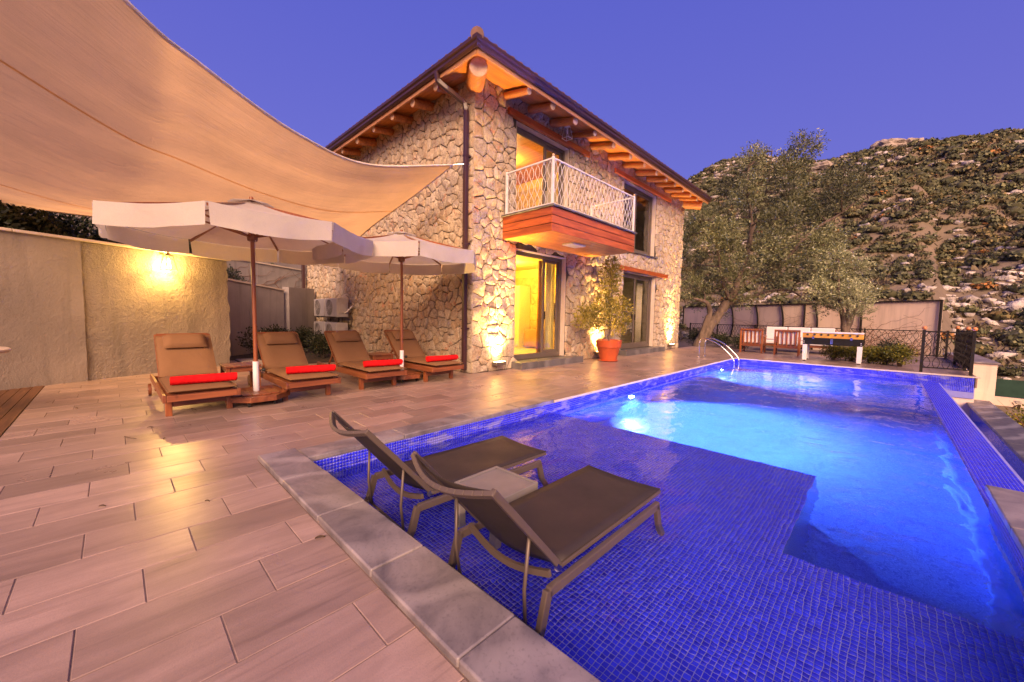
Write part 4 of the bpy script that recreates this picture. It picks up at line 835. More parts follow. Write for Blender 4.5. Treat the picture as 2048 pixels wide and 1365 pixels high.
def coons(i, j, n=60, m=nv_):
    u = i / n; v = j / m
    return (eU[i] * (1 - v) + eL[i] * v) + (eS[j] * (1 - u) + eT[j] * u) - (eU[0] * (1 - u) * (1 - v) + eU[n] * u * (1 - v) + eL[0] * (1 - u) * v + eL[n] * u * v) + Vector((0, 0, -.10 * math.sin(PI * u) * math.sin(PI * v) + (.012 * math.sin(26 * v + 5 * u) + .008 * math.sin(47 * v - 9 * u)) * max(0, math.sin(PI * u) * math.sin(PI * v)) ** .5))
PTS = [[coons(i, j) for i in range(61)] for j in range(nv_ + 1)]
V = np.array([tuple(p) for row in PTS for p in row]) - np.array((-6.3, 4.75, 4.1)); UV = np.array([(i / 60, j / nv_) for j in range(nv_ + 1) for i in range(61)])
F = np.array([(j * 61 + i, j * 61 + i + 1, (j + 1) * 61 + i + 1, (j + 1) * 61 + i) for j in range(nv_) for i in range(60)])
sf = np_mesh('fabric', V, F, M['sail'], sail, True, uv=UV)
for nm, crv in (('hem', eU), ('hem', eS), ('hem', eL)):
    mb = MB(); mb.tube(crv, .018, 6); mb.build(nm, M['hem'], sail, world=True, smooth='all')
for j in (36, 43, 18):      # sewn seams between the cloth widths
    mb = MB(); a = [PTS[j][i] - Vector((0, 0, .004)) for i in range(61)]; b = [PTS[j][i] * .78 + PTS[j - 1][i] * .22 - Vector((0, 0, .004)) for i in range(61)]; mb.grid([a, b]); mb.build('seam', M['sail'], sail, world=True, smooth='all')
mb = MB(); mb.tube([(-6.3, 4.75, 4.12), (-6.22, 4.84, 4.14)], .010, 8); mb.tube([(-6.22, 4.84, 4.14), (-6.16, 4.92, 4.15), (-6.12, 5.06, 4.16)], .008, 6); mb.build('turnbuckle', M['steel'], sail, world=True)
mb = MB(); mb.tube([(-6.18 + .06 * math.cos(a), 4.93, 4.02 + .16 * math.sin(a)) for a in [2 * PI * i / 16 for i in range(17)]], .005, 5, False); mb.build('cord', M['black_board'], sail, world=True)
mb = MB(); mb.tube([(-12.2, 4.72, 2.9), (-12.5, 5.07, 2.92)], .008, 6); mb.build('turnbuckle', M['steel'], sail, world=True)

# ================================================================== parasols
def parasol(label, loc, rot, R, zr, za, H, seed):
    t = thing('parasol', label, 'parasol', loc, 0, 'cream canvas parasols'); rr = random.Random(seed); n = 8; A = [math.radians(rot + 45 * k) for k in range(n)]
    def rim(k, r=R, dz=0): return Vector((r * math.cos(A[k % n]), r * math.sin(A[k % n]), zr + dz))
    for k in range(n):
        a, b = rim(k), rim(k + 1); top = Vector((0, 0, za)); P = []
        for i in range(9):
            s = .06 + .94 * i / 8; row = []
            for j in range(7):
                e = a.lerp(b, j / 6); p = top.lerp(e, s); sag = .035 * math.sin(PI * j / 6) * s + .05 * math.sin(PI * s) ; p.z -= sag * .9; row.append(p)
            P.append(row)
        mb = MB(); mb.grid(P); c = mb.build('canopy_panel', M['canopy'], t, smooth='all')
        V_ = []; ph = rr.uniform(0, 6); hgt = .215
        for i in range(6):
            row = []
            for j in range(11):
                f = .012 + .976 * j / 10; e = a.lerp(b, f); out = Vector((e.x, e.y, 0)).normalized(); zz = i / 5
                fl = .018 * math.sin(f * 8 + ph) * zz + .010 * math.sin(f * 19 + ph * 2) * zz; e = e + out * (fl - .012 * zz + .012); e.z -= .035 * math.sin(PI * f) * .9 + hgt * zz * (1 + .03 * math.sin(f * 6 + ph)); row.append(e)
            V_.append(row)
        mb = MB(); mb.grid(V_); mb.build('valance', M['canopy'], c, smooth='all')
    for k in range(n):
        r = MB(); e = rim(k, R - .02, -.025); r.bar((0, 0, za - .04), e, .022, .028); rib = r.build('rib', M['teak_z'], t)
        s = MB(); mid = Vector((0, 0, za - .04)).lerp(e, .52); s.bar((.03 * math.cos(A[k]), .03 * math.sin(A[k]), za - .46), mid, .016, .02); s.build('strut', M['teak_z'], rib)
    # peak vent flap
    mb = MB(); P = [[Vector((r * math.cos(2 * PI * j / 32 + A[0]), r * math.sin(2 * PI * j / 32 + A[0]), za + .012 - .27 * r + .006 * math.sin(j * PI / 2))) for j in range(33)] for r in (.02, .1, .18, .25)]; mb.grid(P); mb.build('vent_flap', M['canopy'], t, smooth='all')
    mb = MB(); mb.tube([(0, 0, .52), (0, 0, 1.4), (0, 0, H)], [.025, .024, .023], 14); mb.build('pole', M['teak_z'], t, smooth=True)
    mb = MB(); mb.lathe([(.03, 0), (.055, .01), (.06, .05), (.05, .09), (.028, .10)], 14, (0, 0, za - .52)); mb.build('runner_hub', M['teak'], t, smooth=True); mb = MB(); mb.lathe([(.028, 0), (.05, .01), (.05, .06), (.028, .07)], 14, (0, 0, za - .075)); mb.build('crown_hub', M['teak'], t, smooth=True)
    mb = MB(); mb.tube([(.05, .02, za - .5), (.06, .03, za - .8), (.055, .025, za - 1.05)], .003, 4); mb.build('cord', M['hem'], t)
    # timber base on castors with a white sleeve
    mb = MB(); poly = [(.32 * math.cos(math.radians(a)), .32 * math.sin(math.radians(a))) for a in (22.5, 67.5, 112.5, 157.5, 202.5, 247.5, 292.5, 337.5)]
    poly = [(.36, -.14), (.14, -.36), (-.36, -.30), (-.36, .30), (.14, .36), (.36, .14)]
    mb.prism(poly, .065, .135); mb.build('base', M['teak'], t, bevel=.006)
    for i in range(6): y0 = -.30 + i * .1; mb = MB(); mb.box((-.34, y0 + .003, .136), (.30 - abs(i - 2.5) * .035, y0 + .097, .152)); mb.build('base_slat', M['teak'], t, bevel=.003)
    for x, y in ((.26, -.14), (-.26, -.22), (-.26, .22), (.26, .14)):
        mb = MB(); mb.tube([(x, y - .012, .028), (x, y + .012, .028)], .028, 12); c = mb.build('castor', M['black_rubber'], t); mb = MB(); mb.tube([(x, y - .015, .028), (x, y + .015, .028)], .014, 10); mb.tube([(x, y, .04), (x, y, .07)], .008, 6); mb.build('castor_hub', M['steel'], c)
    mb = MB(); mb.tube([(0, 0, .14), (0, 0, .54)], .036, 18); mb.build('sleeve', M['white_pvc'], t, smooth=True); mb = MB(); mb.tube([(0, .035, .42), (0, .075, .42)], .008, 6); mb.lathe([(.02, 0), (.024, .01), (.024, .03), (.012, .036)], 10, M=Matrix.Translation((0, .07, .42)) @ Matrix.Rotation(-PI / 2, 4, 'X')); mb.build('clamp_knob', M['black_rubber'], t)
    return t
parasol('cream canvas parasol in front of the lit lantern, between the two left loungers', (-5.90, 1.28, 0), -71, 1.45, 2.21, 2.60, 2.64, 1)
parasol('cream canvas parasol beside the house side wall, between the two right loungers', (-6.21, 3.58, 0), -20, 1.40, 2.25, 2.62, 2.66, 2)

# ================================================================== teak loungers with brown cushions, side tables, towels
def cushion_slab(P0, P1, w, th, seed, nx=14, ny=8, puff=.012):
    """padded slab from P0 to P1 (centre line in xz), width w along y"""
    r = random.Random(seed); P0 = Vector(P0); P1 = Vector(P1); d = (P1 - P0); L = d.length; d.normalize(); nrm = Vector((-d.z, 0, d.x));
    if nrm.z < 0: nrm = -nrm
    top = []; 
    for i in range(nx + 1):
        row = []
        for j in range(ny + 1):
            u = i / nx; v = j / ny; e = min(u, 1 - u) * L; f = min(v, 1 - v) * w; k = min(1, e / .035) ** .5 * min(1, f / .035) ** .5
            row.append(P0 + d * (L * u) + Vector((0, (v - .5) * w, 0)) + nrm * (th * .5 * k + puff * k * math.sin(u * PI * 3 + seed) * .35 + r.uniform(-.002, .002)))
        top.append(row)
    mb = MB(); mb.grid(top); bot = [[p - nrm * (2 * ((p - P0).dot(nrm))) if False else P0 + d * ((p - P0).dot(d)) + Vector((0, p.y - P0.y, 0)) - nrm * min(th * .5, abs((p - P0).dot(nrm)) + .002) for p in row] for row in top]
    mb.grid([list(reversed(row)) for row in bot]); return mb, nrm
def make_lounger():
    t = thing('sun_lounger', 'x', 'sun lounger', (0, 0, 0), 0, 'teak sun loungers with brown cushions'); W = .33; hx = -1.18; ang = math.radians(45)
    for s in (-1, 1):
        mb = MB(); mb.box((-1.98, s * W - .017, .20), (-.03, s * W + .017, .285)); mb.build('side_rail', M['teak'], t, bevel=.005)
        mb = MB(); mb.box((-.36, s * (W - .05) - .03, 0), (-.30, s * (W - .05) + .03, .268)); mb.build('leg', M['teak_z'], t, bevel=.005); mb = MB(); mb.box((-1.90, s * (W - .05) - .03, .055), (-1.84, s * (W - .05) + .03, .268)); mb.build('leg', M['teak_z'], t, bevel=.005)
        mb = MB(); mb.tube([(-1.87, s * (W + .03) - .016, .085), (-1.87, s * (W + .03) + .016, .085)], .085, 18); wh = mb.build('wheel', M['teak'], t, smooth=True); mb = MB(); mb.tube([(-1.87, s * (W + .03) - .022, .085), (-1.87, s * (W + .03) + .022, .085)], .02, 10); mb.build('wheel_hub', M['steel'], wh)
        mb = MB(); p = Vector((hx - .42 * math.cos(ang), s * .2, .27 + .42 * math.sin(ang))); mb.bar((hx - .62, s * .2, .25), p, .02, .035); mb.build('back_support', M['teak'], t)
        mb = MB(); mb.bar((hx, s * .29, .278), (hx - .80 * math.cos(ang), s * .29, .278 + .80 * math.sin(ang)), .028, .03); mb.build('back_rail', M['teak'], t, bevel=.004)
    mb = MB(); mb.box((-.345, -W + .08, .10), (-.315, W - .08, .16)); mb.build('stretcher', M['teak_y'], t, bevel=.004); mb = MB(); mb.box((-.06, -W + .018, .205), (-.03, W - .018, .275)); mb.build('end_rail', M['teak_y'], t, bevel=.004)
    for i in range(9): x = -.12 - i * .12; mb = MB(); mb.box((x - .045, -W + .018, .262), (x + .045, W - .018, .282)); mb.build('slat', M['teak_y'], t)
    for i in range(6):
        u = .08 + i * .135; c = Vector((hx - u * math.cos(ang), 0, .292 + u * math.sin(ang))); dv = Vector((-math.cos(ang), 0, math.sin(ang))) * .045; mb = MB(); mb.bar((c.x, -.28, c.z), (c.x, .28, c.z), .09, .014, up=(math.sin(ang), 0, math.cos(ang))); mb.build('slat', M['teak_y'], t)
    mb, _ = cushion_slab((hx, 0, .318), (.0, 0, .318), .62, .06, 1, 18); c = mb.build('cushion', M['cushion'], t, smooth='all'); mb = MB(); mb.tube([(hx + .01, -.305, .322), (-.01, -.305, .322), (-.005, -.29, .322), (-.005, .29, .322), (-.01, .305, .322), (hx + .01, .305, .322)], .006, 5); mb.build('piping', M['cushion'], c)
    b0 = Vector((hx + .01, 0, .335)); b1 = b0 + Vector((-math.cos(ang), 0, math.sin(ang))) * .70; mb, nr = cushion_slab(b0, b1, .60, .06, 2, 16); bc = mb.build('back_cushion', M['cushion'], t, smooth='all'); mb = MB(); mb.tube([b0 + Vector((0, -.295, 0)), b1 + Vector((0, -.295, 0)), b1 + Vector((0, .295, 0)), b0 + Vector((0, .295, 0))], .006, 5); mb.build('piping', M['cushion'], bc)
    up = Vector((math.sin(ang), 0, math.cos(ang))); p0 = b0.lerp(b1, .60) + up * .075; p1 = b0.lerp(b1, .93) + up * .07; mb, _ = cushion_slab(p0, p1, .46, .12, 3, 10, 10, .02); pl = mb.build('pillow', M['cushion'], t, smooth='all')
    for s in (-1, 1): mb = MB(); mb.bar(p1 + Vector((0, s * .12, 0)) - up * .03, b1 + Vector((0, s * .12, 0)) + up * .03, .025, .006, up=tuple(up)); mb.build('strap', M['cushion'], pl)
    return t
lg = make_lounger()
spots = [(-5.42, .68, .00, 'brown cushioned teak lounger farthest left, in front of the plaster wall'), (-5.45, 1.86, .0, 'brown cushioned teak lounger just right of the near parasol pole'), (-5.52, 2.95, .01, 'brown cushioned teak lounger third from the left, in front of the air conditioning units'), (-5.48, 4.10, .02, 'brown cushioned teak lounger farthest right, against the house side wall')]
for i, (x, y, a, lab) in enumerate(spots):
    o = lg if i == 0 else copy_tree(lg); place(o, (x, y, 0), a, lab)
def towel(loc, rz, label, seed):
    r = random.Random(seed); mb = MB(); L = .60; n = 16; m = 9
    for i in range(m - 1): pass
    V_ = []; F_ = []
    for i in range(m):
        y = -L / 2 + L * i / (m - 1)
        for k in range(n):
            a = 2 * PI * k / n; rad = .056 * (1 + .05 * math.sin(3 * a + seed + i * .6) + r.uniform(-.012, .012)); V_.append((rad * 1.06 * math.cos(a), y + (.006 * math.sin(a * 2) if i in (0, m - 1) else 0), max(-.046, rad * .92 * math.sin(a))))
    for i in range(m - 1):
        for k in range(n): F_.append((i * n + k, i * n + (k + 1) % n, (i + 1) * n + (k + 1) % n, (i + 1) * n + k))
    F_.append(tuple(range(n - 1, -1, -1))); F_.append(tuple((m - 1) * n + k for k in range(n)))
    t = thing('rolled_towel', label, 'towel', loc, rz, 'rolled red towels on the loungers'); mb.add(V_, F_); mb.build('roll', M['towel'], t, smooth=True)
    for s in (-1, 1):
        sp = MB(); sp.tube([(.005 * k ** .9 * math.cos(k * .55), s * (L / 2 + .002), .005 * k ** .9 * math.sin(k * .55) * .9) for k in range(1, 14)], .004, 5); sp.build('roll_end', M['towel'], t)
for i, (x, y, rz) in enumerate([(-5.66, .72, -.10), (-5.72, 1.90, -.14), (-5.74, 2.98, -.12), (-5.74, 4.12, -.10)]):
    towel((x, y, .402), rz, 'rolled red towel on ' + ['the farthest left lounger', 'the lounger right of the near parasol pole', 'the third lounger, in front of the air conditioning units', 'the lounger against the house side wall'][i], i)
def side_table(label, loc):
    t = thing('side_table', label, 'side table', loc, 0, 'teak side tables between loungers')
    for k in range(5): mb = MB(); mb.box((-.24, -.22 + k * .088 + .002, .40), (.24, -.22 + (k + 1) * .088 - .002, .42)); mb.build('top_slat', M['teak'], t, bevel=.003)
    for x in (-.2, .2):
        for y in (-.18, .18): mb = MB(); mb.box((x - .022, y - .022, 0), (x + .022, y + .022, .398)); mb.build('leg', M['teak_z'], t, bevel=.003)
    for y in (-.18, .18): mb = MB(); mb.box((-.177, y - .01, .33), (.177, y + .01, .397)); mb.build('apron', M['teak'], t)
    for x in (-.2, .2): mb = MB(); mb.box((x - .01, -.157, .33), (x + .01, .157, .397)); mb.build('apron', M['teak_y'], t)
side_table('small teak side table behind the near parasol pole', (-6.75, 1.27, 0)); side_table('small teak side table behind the far parasol pole', (-7.0, 3.53, 0))

# ================================================================== loungers standing in the shallow water
def make_pool_lounger():
    t = thing('pool_lounger', 'x', 'sun lounger', (0, 0, 0), 0, 'taupe mesh loungers in the shallow water'); W = .315
    for s in (-1, 1):
        mb = MB(); mb.bar((s * W, -.02, .338), (s * W, 1.12, .338), .03, .048); mb.build('side_rail', M['alu'], t, bevel=.005)
        mb = MB(); mb.bar((s * W, -.02, .350), (s * W, -.12, 0.0), .03, .046, up=(0, 1, 0)); mb.build('leg', M['alu'], t, bevel=.005); mb = MB(); mb.bar((s * W, 1.10, .345), (s * W, 1.20, 0.0), .03, .046, up=(0, 1, 0)); mb.build('leg', M['alu'], t, bevel=.005)
        mb = MB(); mb.bar((s * (W - .035), .10, .392), (s * (W - .035), -.335, .885), .026, .032, up=(0, 1, 1)); br = mb.build('back_rail', M['alu'], t, bevel=.005); 
        mb = MB(); mb.bar((s * (W - .035), .08, .385), (s * (W - .035), 1.22, .385), .026, .022); mb.build('seat_rail', M['alu'], t, bevel=.004)
        mb = MB(); mb.tube([(s * (W - .06), -.085, .62 - .02), (s * (W - .07), -.10, .35), (s * (W - .08), -.075, .15)], .009, 7); mb.build('prop_rod', M['alu'], t, smooth='all')
        mb = MB(); mb.tube([(s * (W - .02), .075, .395), (s * (W - .035), .10, .39)], .018, 8); mb.build('hinge', M['steel'], t)
    mb = MB(); mb.tube([(-W + .02, -.078, .15), (W - .02, -.078, .15)], .011, 8); mb.build('cross_bar', M['alu'], t, smooth=True)
    def bow(z, y, d, dy): return [Vector((-(W - .03) + 2 * (W - .03) * k / 14, y + dy * math.sin(PI * k / 14), z - d * math.sin(PI * k / 14))) for k in range(15)]
    mb = MB(); b = bow(.872, -.325, .040, -.070)
    for p_, q_ in zip(b[:-1], b[1:]): mb.bar(p_, q_, .022, .036, up=(0, -.75, .65))
    mb.build('head_bar', M['alu'], t, bevel=.003)
    mb = MB(); b = bow(.385, .03, .055, -.02)
    for p_, q_ in zip(b[:-1], b[1:]): mb.bar(p_, q_, .02, .03)
    mb.build('lower_bow', M['alu'], t)
    def sling(p0, p1, sag, nrm, nm):
        P = []; nrm = Vector(nrm)
        for i in range(13):
            c = Vector(p0).lerp(Vector(p1), i / 12); P.append([c + Vector(((j / 8 - .5) * 2 * (W - .03), 0, 0)) - nrm * (sag * math.sin(PI * j / 8)) for j in range(9)])
        mb = MB(); mb.grid(P); o = mb.build(nm, M['sling'], t, smooth='all'); md = o.modifiers.new('thick', 'SOLIDIFY'); md.thickness = .005; md.offset = 0
    sling((0, .09, .402), (0, 1.23, .400), .012, (0, 0, 1), 'seat_sling'); sling((0, .085, .408), (0, -.325, .885), .045, (0, .75, .66), 'back_sling')
    return t
pl = make_pool_lounger(); place(pl, (-1.325, 1.32, SZ), 0, 'taupe mesh lounger standing in the shallow water nearest the camera'); p2 = copy_tree(pl); place(p2, (-2.37, 1.33, SZ), -.045, 'taupe mesh lounger standing in the shallow water behind the grey table')
t = thing('low_table', 'small pale grey square table in the water between the two mesh loungers', 'side table', (-1.87, 1.80, SZ), .02); S2 = .205
mb = MB(); mb.box((-S2 + .022, -S2 + .022, .385), (S2 - .022, S2 - .022, .402)); mb.build('top', M['table_grey'], t, bevel=.003)
for a in range(4): mb = MB(); mb.box((-S2, -S2, .35), (S2 - .0225, -S2 + .022, .412), Matrix.Rotation(a * PI / 2, 4, 'Z')); mb.build('rim', M['table_grey'], t, bevel=.004)
for x in (-1, 1):
    for y in (-1, 1): mb = MB(); mb.box((x * (S2 - .03) - .028, y * (S2 - .03) - .028, 0), (x * (S2 - .03) + .028, y * (S2 - .03) + .028, .384)); mb.build('leg', M['table_grey'], t, bevel=.004)

# ================================================================== ladder, potted tree
t = thing('pool_ladder', 'stainless steel pool ladder at the far left corner of the pool', 'pool ladder', (-3.33, 12.9, 0))
for s in (-1, 1):
    y = s * .26; P = [(-.82, y, .02), (-.82, y, .42)] + [(-.82 + .13 - .13 * math.cos(a), y, .42 + .16 * math.sin(a)) for a in [PI * .1 * i for i in range(1, 6)]] + [(-.55, y, .56), (-.25, y, .42), (.06, y, .13), (.15, y, 0.0), (.17, y, -.15), (.17, y, -.9)]
    mb = MB(); mb.tube(cat_rom(P, 60), .021, 12); mb.build('handrail', M['steel'], t, smooth='all'); mb = MB(); mb.lathe([(.05, 0), (.05, .008), (.03, .02), (.022, .03)], 14, (-.82, y, .004)); mb.build('flange', M['steel'], t, smooth=True)
for z in (-.4, -.65, -.88): mb = MB(); mb.box((.13, -.24, z), (.21, .24, z + .025)); mb.build('tread', M['steel'], t)
def leaf_cloud(rr, centers, radii, n, size, up=.4, aspect=.4):
    """n small leaf quads spread through blobs: returns V, F"""
    w = np.array([r ** 2 for r in radii]); w = w / w.sum(); idx = rr.choice(len(centers), n, p=w); C_ = np.array(centers)[idx]; R_ = np.array(radii)[idx]
    d = rr.normal(size=(n, 3)); d /= np.linalg.norm(d, axis=1)[:, None]; rad = rr.random(n) ** .45; pos = C_ + d * (R_ * rad)[:, None] * np.array((1, 1, .85))
    dirv = d * .8 + rr.normal(size=(n, 3)) * .5 + np.array((0, 0, up)); dirv /= np.linalg.norm(dirv, axis=1)[:, None]
    sd = np.cross(dirv, rr.normal(size=(n, 3))); sd /= np.linalg.norm(sd, axis=1)[:, None]; L = size * (.7 + .6 * rr.random(n))[:, None]
    a = pos; b = pos + dirv * L * .5 + sd * L * aspect * .5; c = pos + dirv * L; e = pos + dirv * L * .5 - sd * L * aspect * .5
    V = np.stack([a, b, c, e], 1).reshape(-1, 3); return V, np.arange(n * 4).reshape(n, 4)
t = thing('potted_tree', 'leafy small tree in a terracotta pot against the lit house wall', 'potted tree', (-5.42, 9.38, 0))
mb = MB(); mb.lathe([(0.0410, 0.0294), (0.2214, 0.0294), (0.2378, 0.0840), (0.3075, 0.3696), (0.3157, 0.3822), (0.3321, 0.3864), (0.3526, 0.5544), (0.3608, 0.5754), (0.3280, 0.5796), (0.3157, 0.5040), (0.0164, 0.4914)], 32); mb.build('pot', M['terracotta'], t, smooth=True); mb = MB(); mb.lathe([(0.0410, 0.0000), (0.2378, 0.0000), (0.2747, 0.0252), (0.2624, 0.0336), (0.0410, 0.0252)], 32); mb.build('saucer', M['terracotta'], t, smooth=True); mb = MB(); mb.lathe([(0.0082, 0.5040), (0.3149, 0.5057), (0.3116, 0.4956)], 20); mb.build('soil', M['soil'], t)
mb = MB(); tr = cat_rom([(0, 0, .49), (.02, .03, .95), (-.02, -.03, 1.4), (.03, .02, 1.9), (-.03, -.04, 2.5)], 14); mb.tube(tr, [.030 - .0015 * i for i in range(15)], 8)
rr = random.Random(4)
blobs = [((.02, -1.35, 1.08), .22), ((.0, -1.1, 1.32), .28), ((.0, -.75, 1.18), .34), ((.05, -.95, 1.05), .22), ((.0, -.45, 1.30), .33), ((-.05, -.2, 1.48), .34), ((.05, .05, 1.40), .26), ((0, .55, 1.55), .28), ((.05, .75, 1.42), .22), ((.05, .60, 1.05), .26), ((.0, .45, .85), .22), ((0, .15, 1.85), .24), ((-.05, -.05, 2.05), .27), ((.0, -.10, 2.30), .27), ((.02, -.05, 2.52), .24), ((.02, .02, 2.68), .16), ((0, .25, 2.45), .2), ((0, .2, 2.2), .2), ((0, -.3, 1.75), .22), ((0, -.25, 1.0), .2), ((0, .3, 1.2), .2)]
for c, r in blobs: k = rr.randrange(2, 12); p = tr[k]; mb.tube([p, (p + Vector(c)) / 2 + Vector((0, 0, .06)), Vector(c)], [.012, .009, .004], 5)
mb.build('trunk', M['bark'], t, smooth='all'); V, F = leaf_cloud(np.random.default_rng(3), [c for c, r in blobs], [r for c, r in blobs], 4300, .085, .2, .42); np_mesh('crown', V, F, M['pot_leaf'], t)

# ================================================================== furniture on the far terrace
def make_armchair():
    t = thing('armchair', 'x', 'armchair', (0, 0, 0), 0, 'teak garden armchairs seen from behind'); W = .33
    for s in (-1, 1):
        mb = MB(); mb.bar((s * W, -.36, 0), (s * W, -.40, .86), .055, .055, up=(0, 1, 0)); mb.build('leg', M['teak_z'], t, bevel=.005); mb = MB(); mb.box((s * W - .028, .30, 0), (s * W + .028, .356, .58)); mb.build('leg', M['teak_z'], t, bevel=.005)
        mb = MB(); mb.box((s * W - .04, -.36, .585), (s * W + .04, .42, .615)); mb.build('armrest', M['teak_y'], t, bevel=.008); mb = MB(); mb.box((s * W - .015, -.33, .25), (s * W + .015, .30, .33)); mb.build('side_rail', M['teak_y'], t)
        for k in range(4): mb = MB(); y = -.2 + k * .14; mb.box((s * W - .008, y - .02, .33), (s * W + .008, y + .02, .585)); mb.build('side_slat', M['teak_z'], t)
    mb = MB(); mb.box((-W - .03, -.435, .80), (W + .03, -.375, .87)); mb.build('top_rail', M['teak'], t, bevel=.008); mb = MB(); mb.box((-W + .03, -.40, .24), (W - .03, -.36, .34)); mb.build('lower_rail', M['teak'], t, bevel=.005)
    for k in range(5): x = -.24 + k * .12; mb = MB(); mb.bar((x, -.375, .34), (x, -.398, .80), .045, .014, up=(0, 1, 0)); mb.build('back_slat', M['teak_z'], t)
    mb = MB(); mb.box((-W + .03, -.34, .30), (W - .03, .30, .33)); mb.build('seat', M['teak'], t); mb = MB(); mb.box((-.28, -.25, .335), (.28, .36, .44)); mb.build('seat_cushion', M['white_cushion'], t, bevel=.03, seg=3); mb = MB(); mb.box((-.28, -.355, .36), (.28, -.265, .86)); mb.build('back_cushion', M['white_cushion'], t, bevel=.03, seg=3); return t
ch = make_armchair(); place(ch, (-3.50, 16.35, 0), .06, 'teak armchair with white cushions seen from behind, left of the pair'); c2 = copy_tree(ch); place(c2, (-2.44, 16.20, 0), .10, 'teak armchair with white cushions seen from behind, next to the football table')
t = thing('garden_sofa', 'white cushioned teak garden sofa behind the two armchairs', 'sofa', (-2.35, 17.75, 0), .05); W = 1.1
for s in (-1, 1):
    for y in (-.32, .32): mb = MB(); mb.box((s * W - .03, y - .03, 0), (s * W + .03, y + .03, .58)); mb.build('leg', M['teak_z'], t, bevel=.004)
    mb = MB(); mb.box((s * W - .045, -.38, .583), (s * W + .045, .38, .612)); mb.build('armrest', M['teak_y'], t, bevel=.006)
mb = MB(); mb.box((-W + .03, -.35, .22), (W - .03, .35, .30)); mb.build('seat_frame', M['teak'], t, bevel=.005); mb = MB(); mb.box((-W + .03, .30, .30), (W - .03, .35, .86)); mb.build('backrest', M['teak'], t, bevel=.005)
for k in range(3): x0 = -W + .05 + k * .70; mb = MB(); mb.box((x0, -.40, .305), (x0 + .68, .18, .43)); mb.build('seat_cushion', M['white_cushion'], t, bevel=.03, seg=3); mb = MB(); mb.box((x0, .19, .44), (x0 + .68, .30, .93)); mb.build('back_cushion', M['white_cushion'], t, bevel=.03, seg=3)
# football table
t = thing('football_table', 'yellow and black table football game on white legs at the far pool edge', 'football table', (-1.12, 14.62, 0), .02); L2, D2 = .66, .36
mb = MB(); mb.box((-L2, -D2, .50), (L2, D2, .70)); mb.build('lower_cabinet', M['black_board'], t, bevel=.006)
for a, b in (((-L2 - .012, -D2 - .012, .70), (L2 + .012, -D2 + .02, .84)), ((-L2 - .012, D2 - .02, .70), (L2 + .012, D2 + .012, .84)), ((-L2 - .012, -D2 + .021, .70), (-L2 + .02, D2 - .021, .84)), ((L2 - .02, -D2 + .021, .70), (L2 + .012, D2 - .021, .84))): mb = MB(); mb.box(a, b); mb.build('side_board', M['yellow'], t, bevel=.006)
mb = MB(); mb.box((-L2 + .021, -D2 + .021, .702), (L2 - .021, D2 - .021, .72)); mb.build('pitch', M['box_leaf'], t)
for s in (-1, 1): mb = MB(); mb.box((-L2 - .02, s * D2 - .05, .841), (L2 + .02, s * D2 + .05, .868)); mb.build('top_rim', M['white_board'], t, bevel=.006)
for x in (-1, 1):
    for y in (-1, 1):
        mb = MB(); mb.box((x * (L2 - .055) - .052, y * (D2 - .06) - .05, .03), (x * (L2 - .055) + .052, y * (D2 - .06) + .05, .498)); lg_ = mb.build('leg', M['white_board'], t, bevel=.006); mb = MB(); mb.lathe([(.03, 0), (.04, .006), (.03, .02), (.012, .03)], 12, (x * (L2 - .055), y * (D2 - .06), 0)); mb.build('foot', M['black_rubber'], lg_)
for k in range(8):
    x = -.55 + k * 1.10 / 7; mb = MB(); mb.tube([(x, -D2 - .10, .79), (x, D2 + .10, .79)], .008, 8); rd = mb.build('rod', M['steel'], t); mb = MB(); mb.tube([(x, -D2 - .012, .79), (x, -D2 - .035, .79)], .028, 12); mb.build('bearing', M['black_rubber'], rd)
    mb = MB(); s = -1 if k in (0, 1, 3, 5) else 1; mb.tube([(x, s * (D2 + .08), .79), (x, s * (D2 + .20), .79)], .016, 10); mb.build('grip', M['black_rubber'], rd)
    for j in range(2 + k % 3):
        y = -.2 + .4 * (j + .5) / (2 + k % 3); mb = MB(); mb.box((x - .012, y - .012, .735), (x + .012, y + .012, .815)); mb.ball((x, y, .828), .013, 8, 5); mb.build('player', M['towel'] if k % 2 else M['tv'], rd)
for x in (-.42, .42): mb = MB(); mb.box((x - .025, -D2 - .018, .665), (x + .025, -D2 - .0125, .735)); mb.build('latch', M['steel'], t)
mb = MB(); mb.box((-.03, -D2 - .008, .53), (.03, -D2 - .002, .68)); mb.build('hinge_plate', M['steel'], t)
for s in (-1, 1):
    for z in (.545, .59): mb = MB(); mb.tube([(s * (L2 - .03), -D2 - .001, z), (s * (L2 - .03), -D2 - .01, z)], .012, 8); mb.build('bolt', M['white_board'], t)

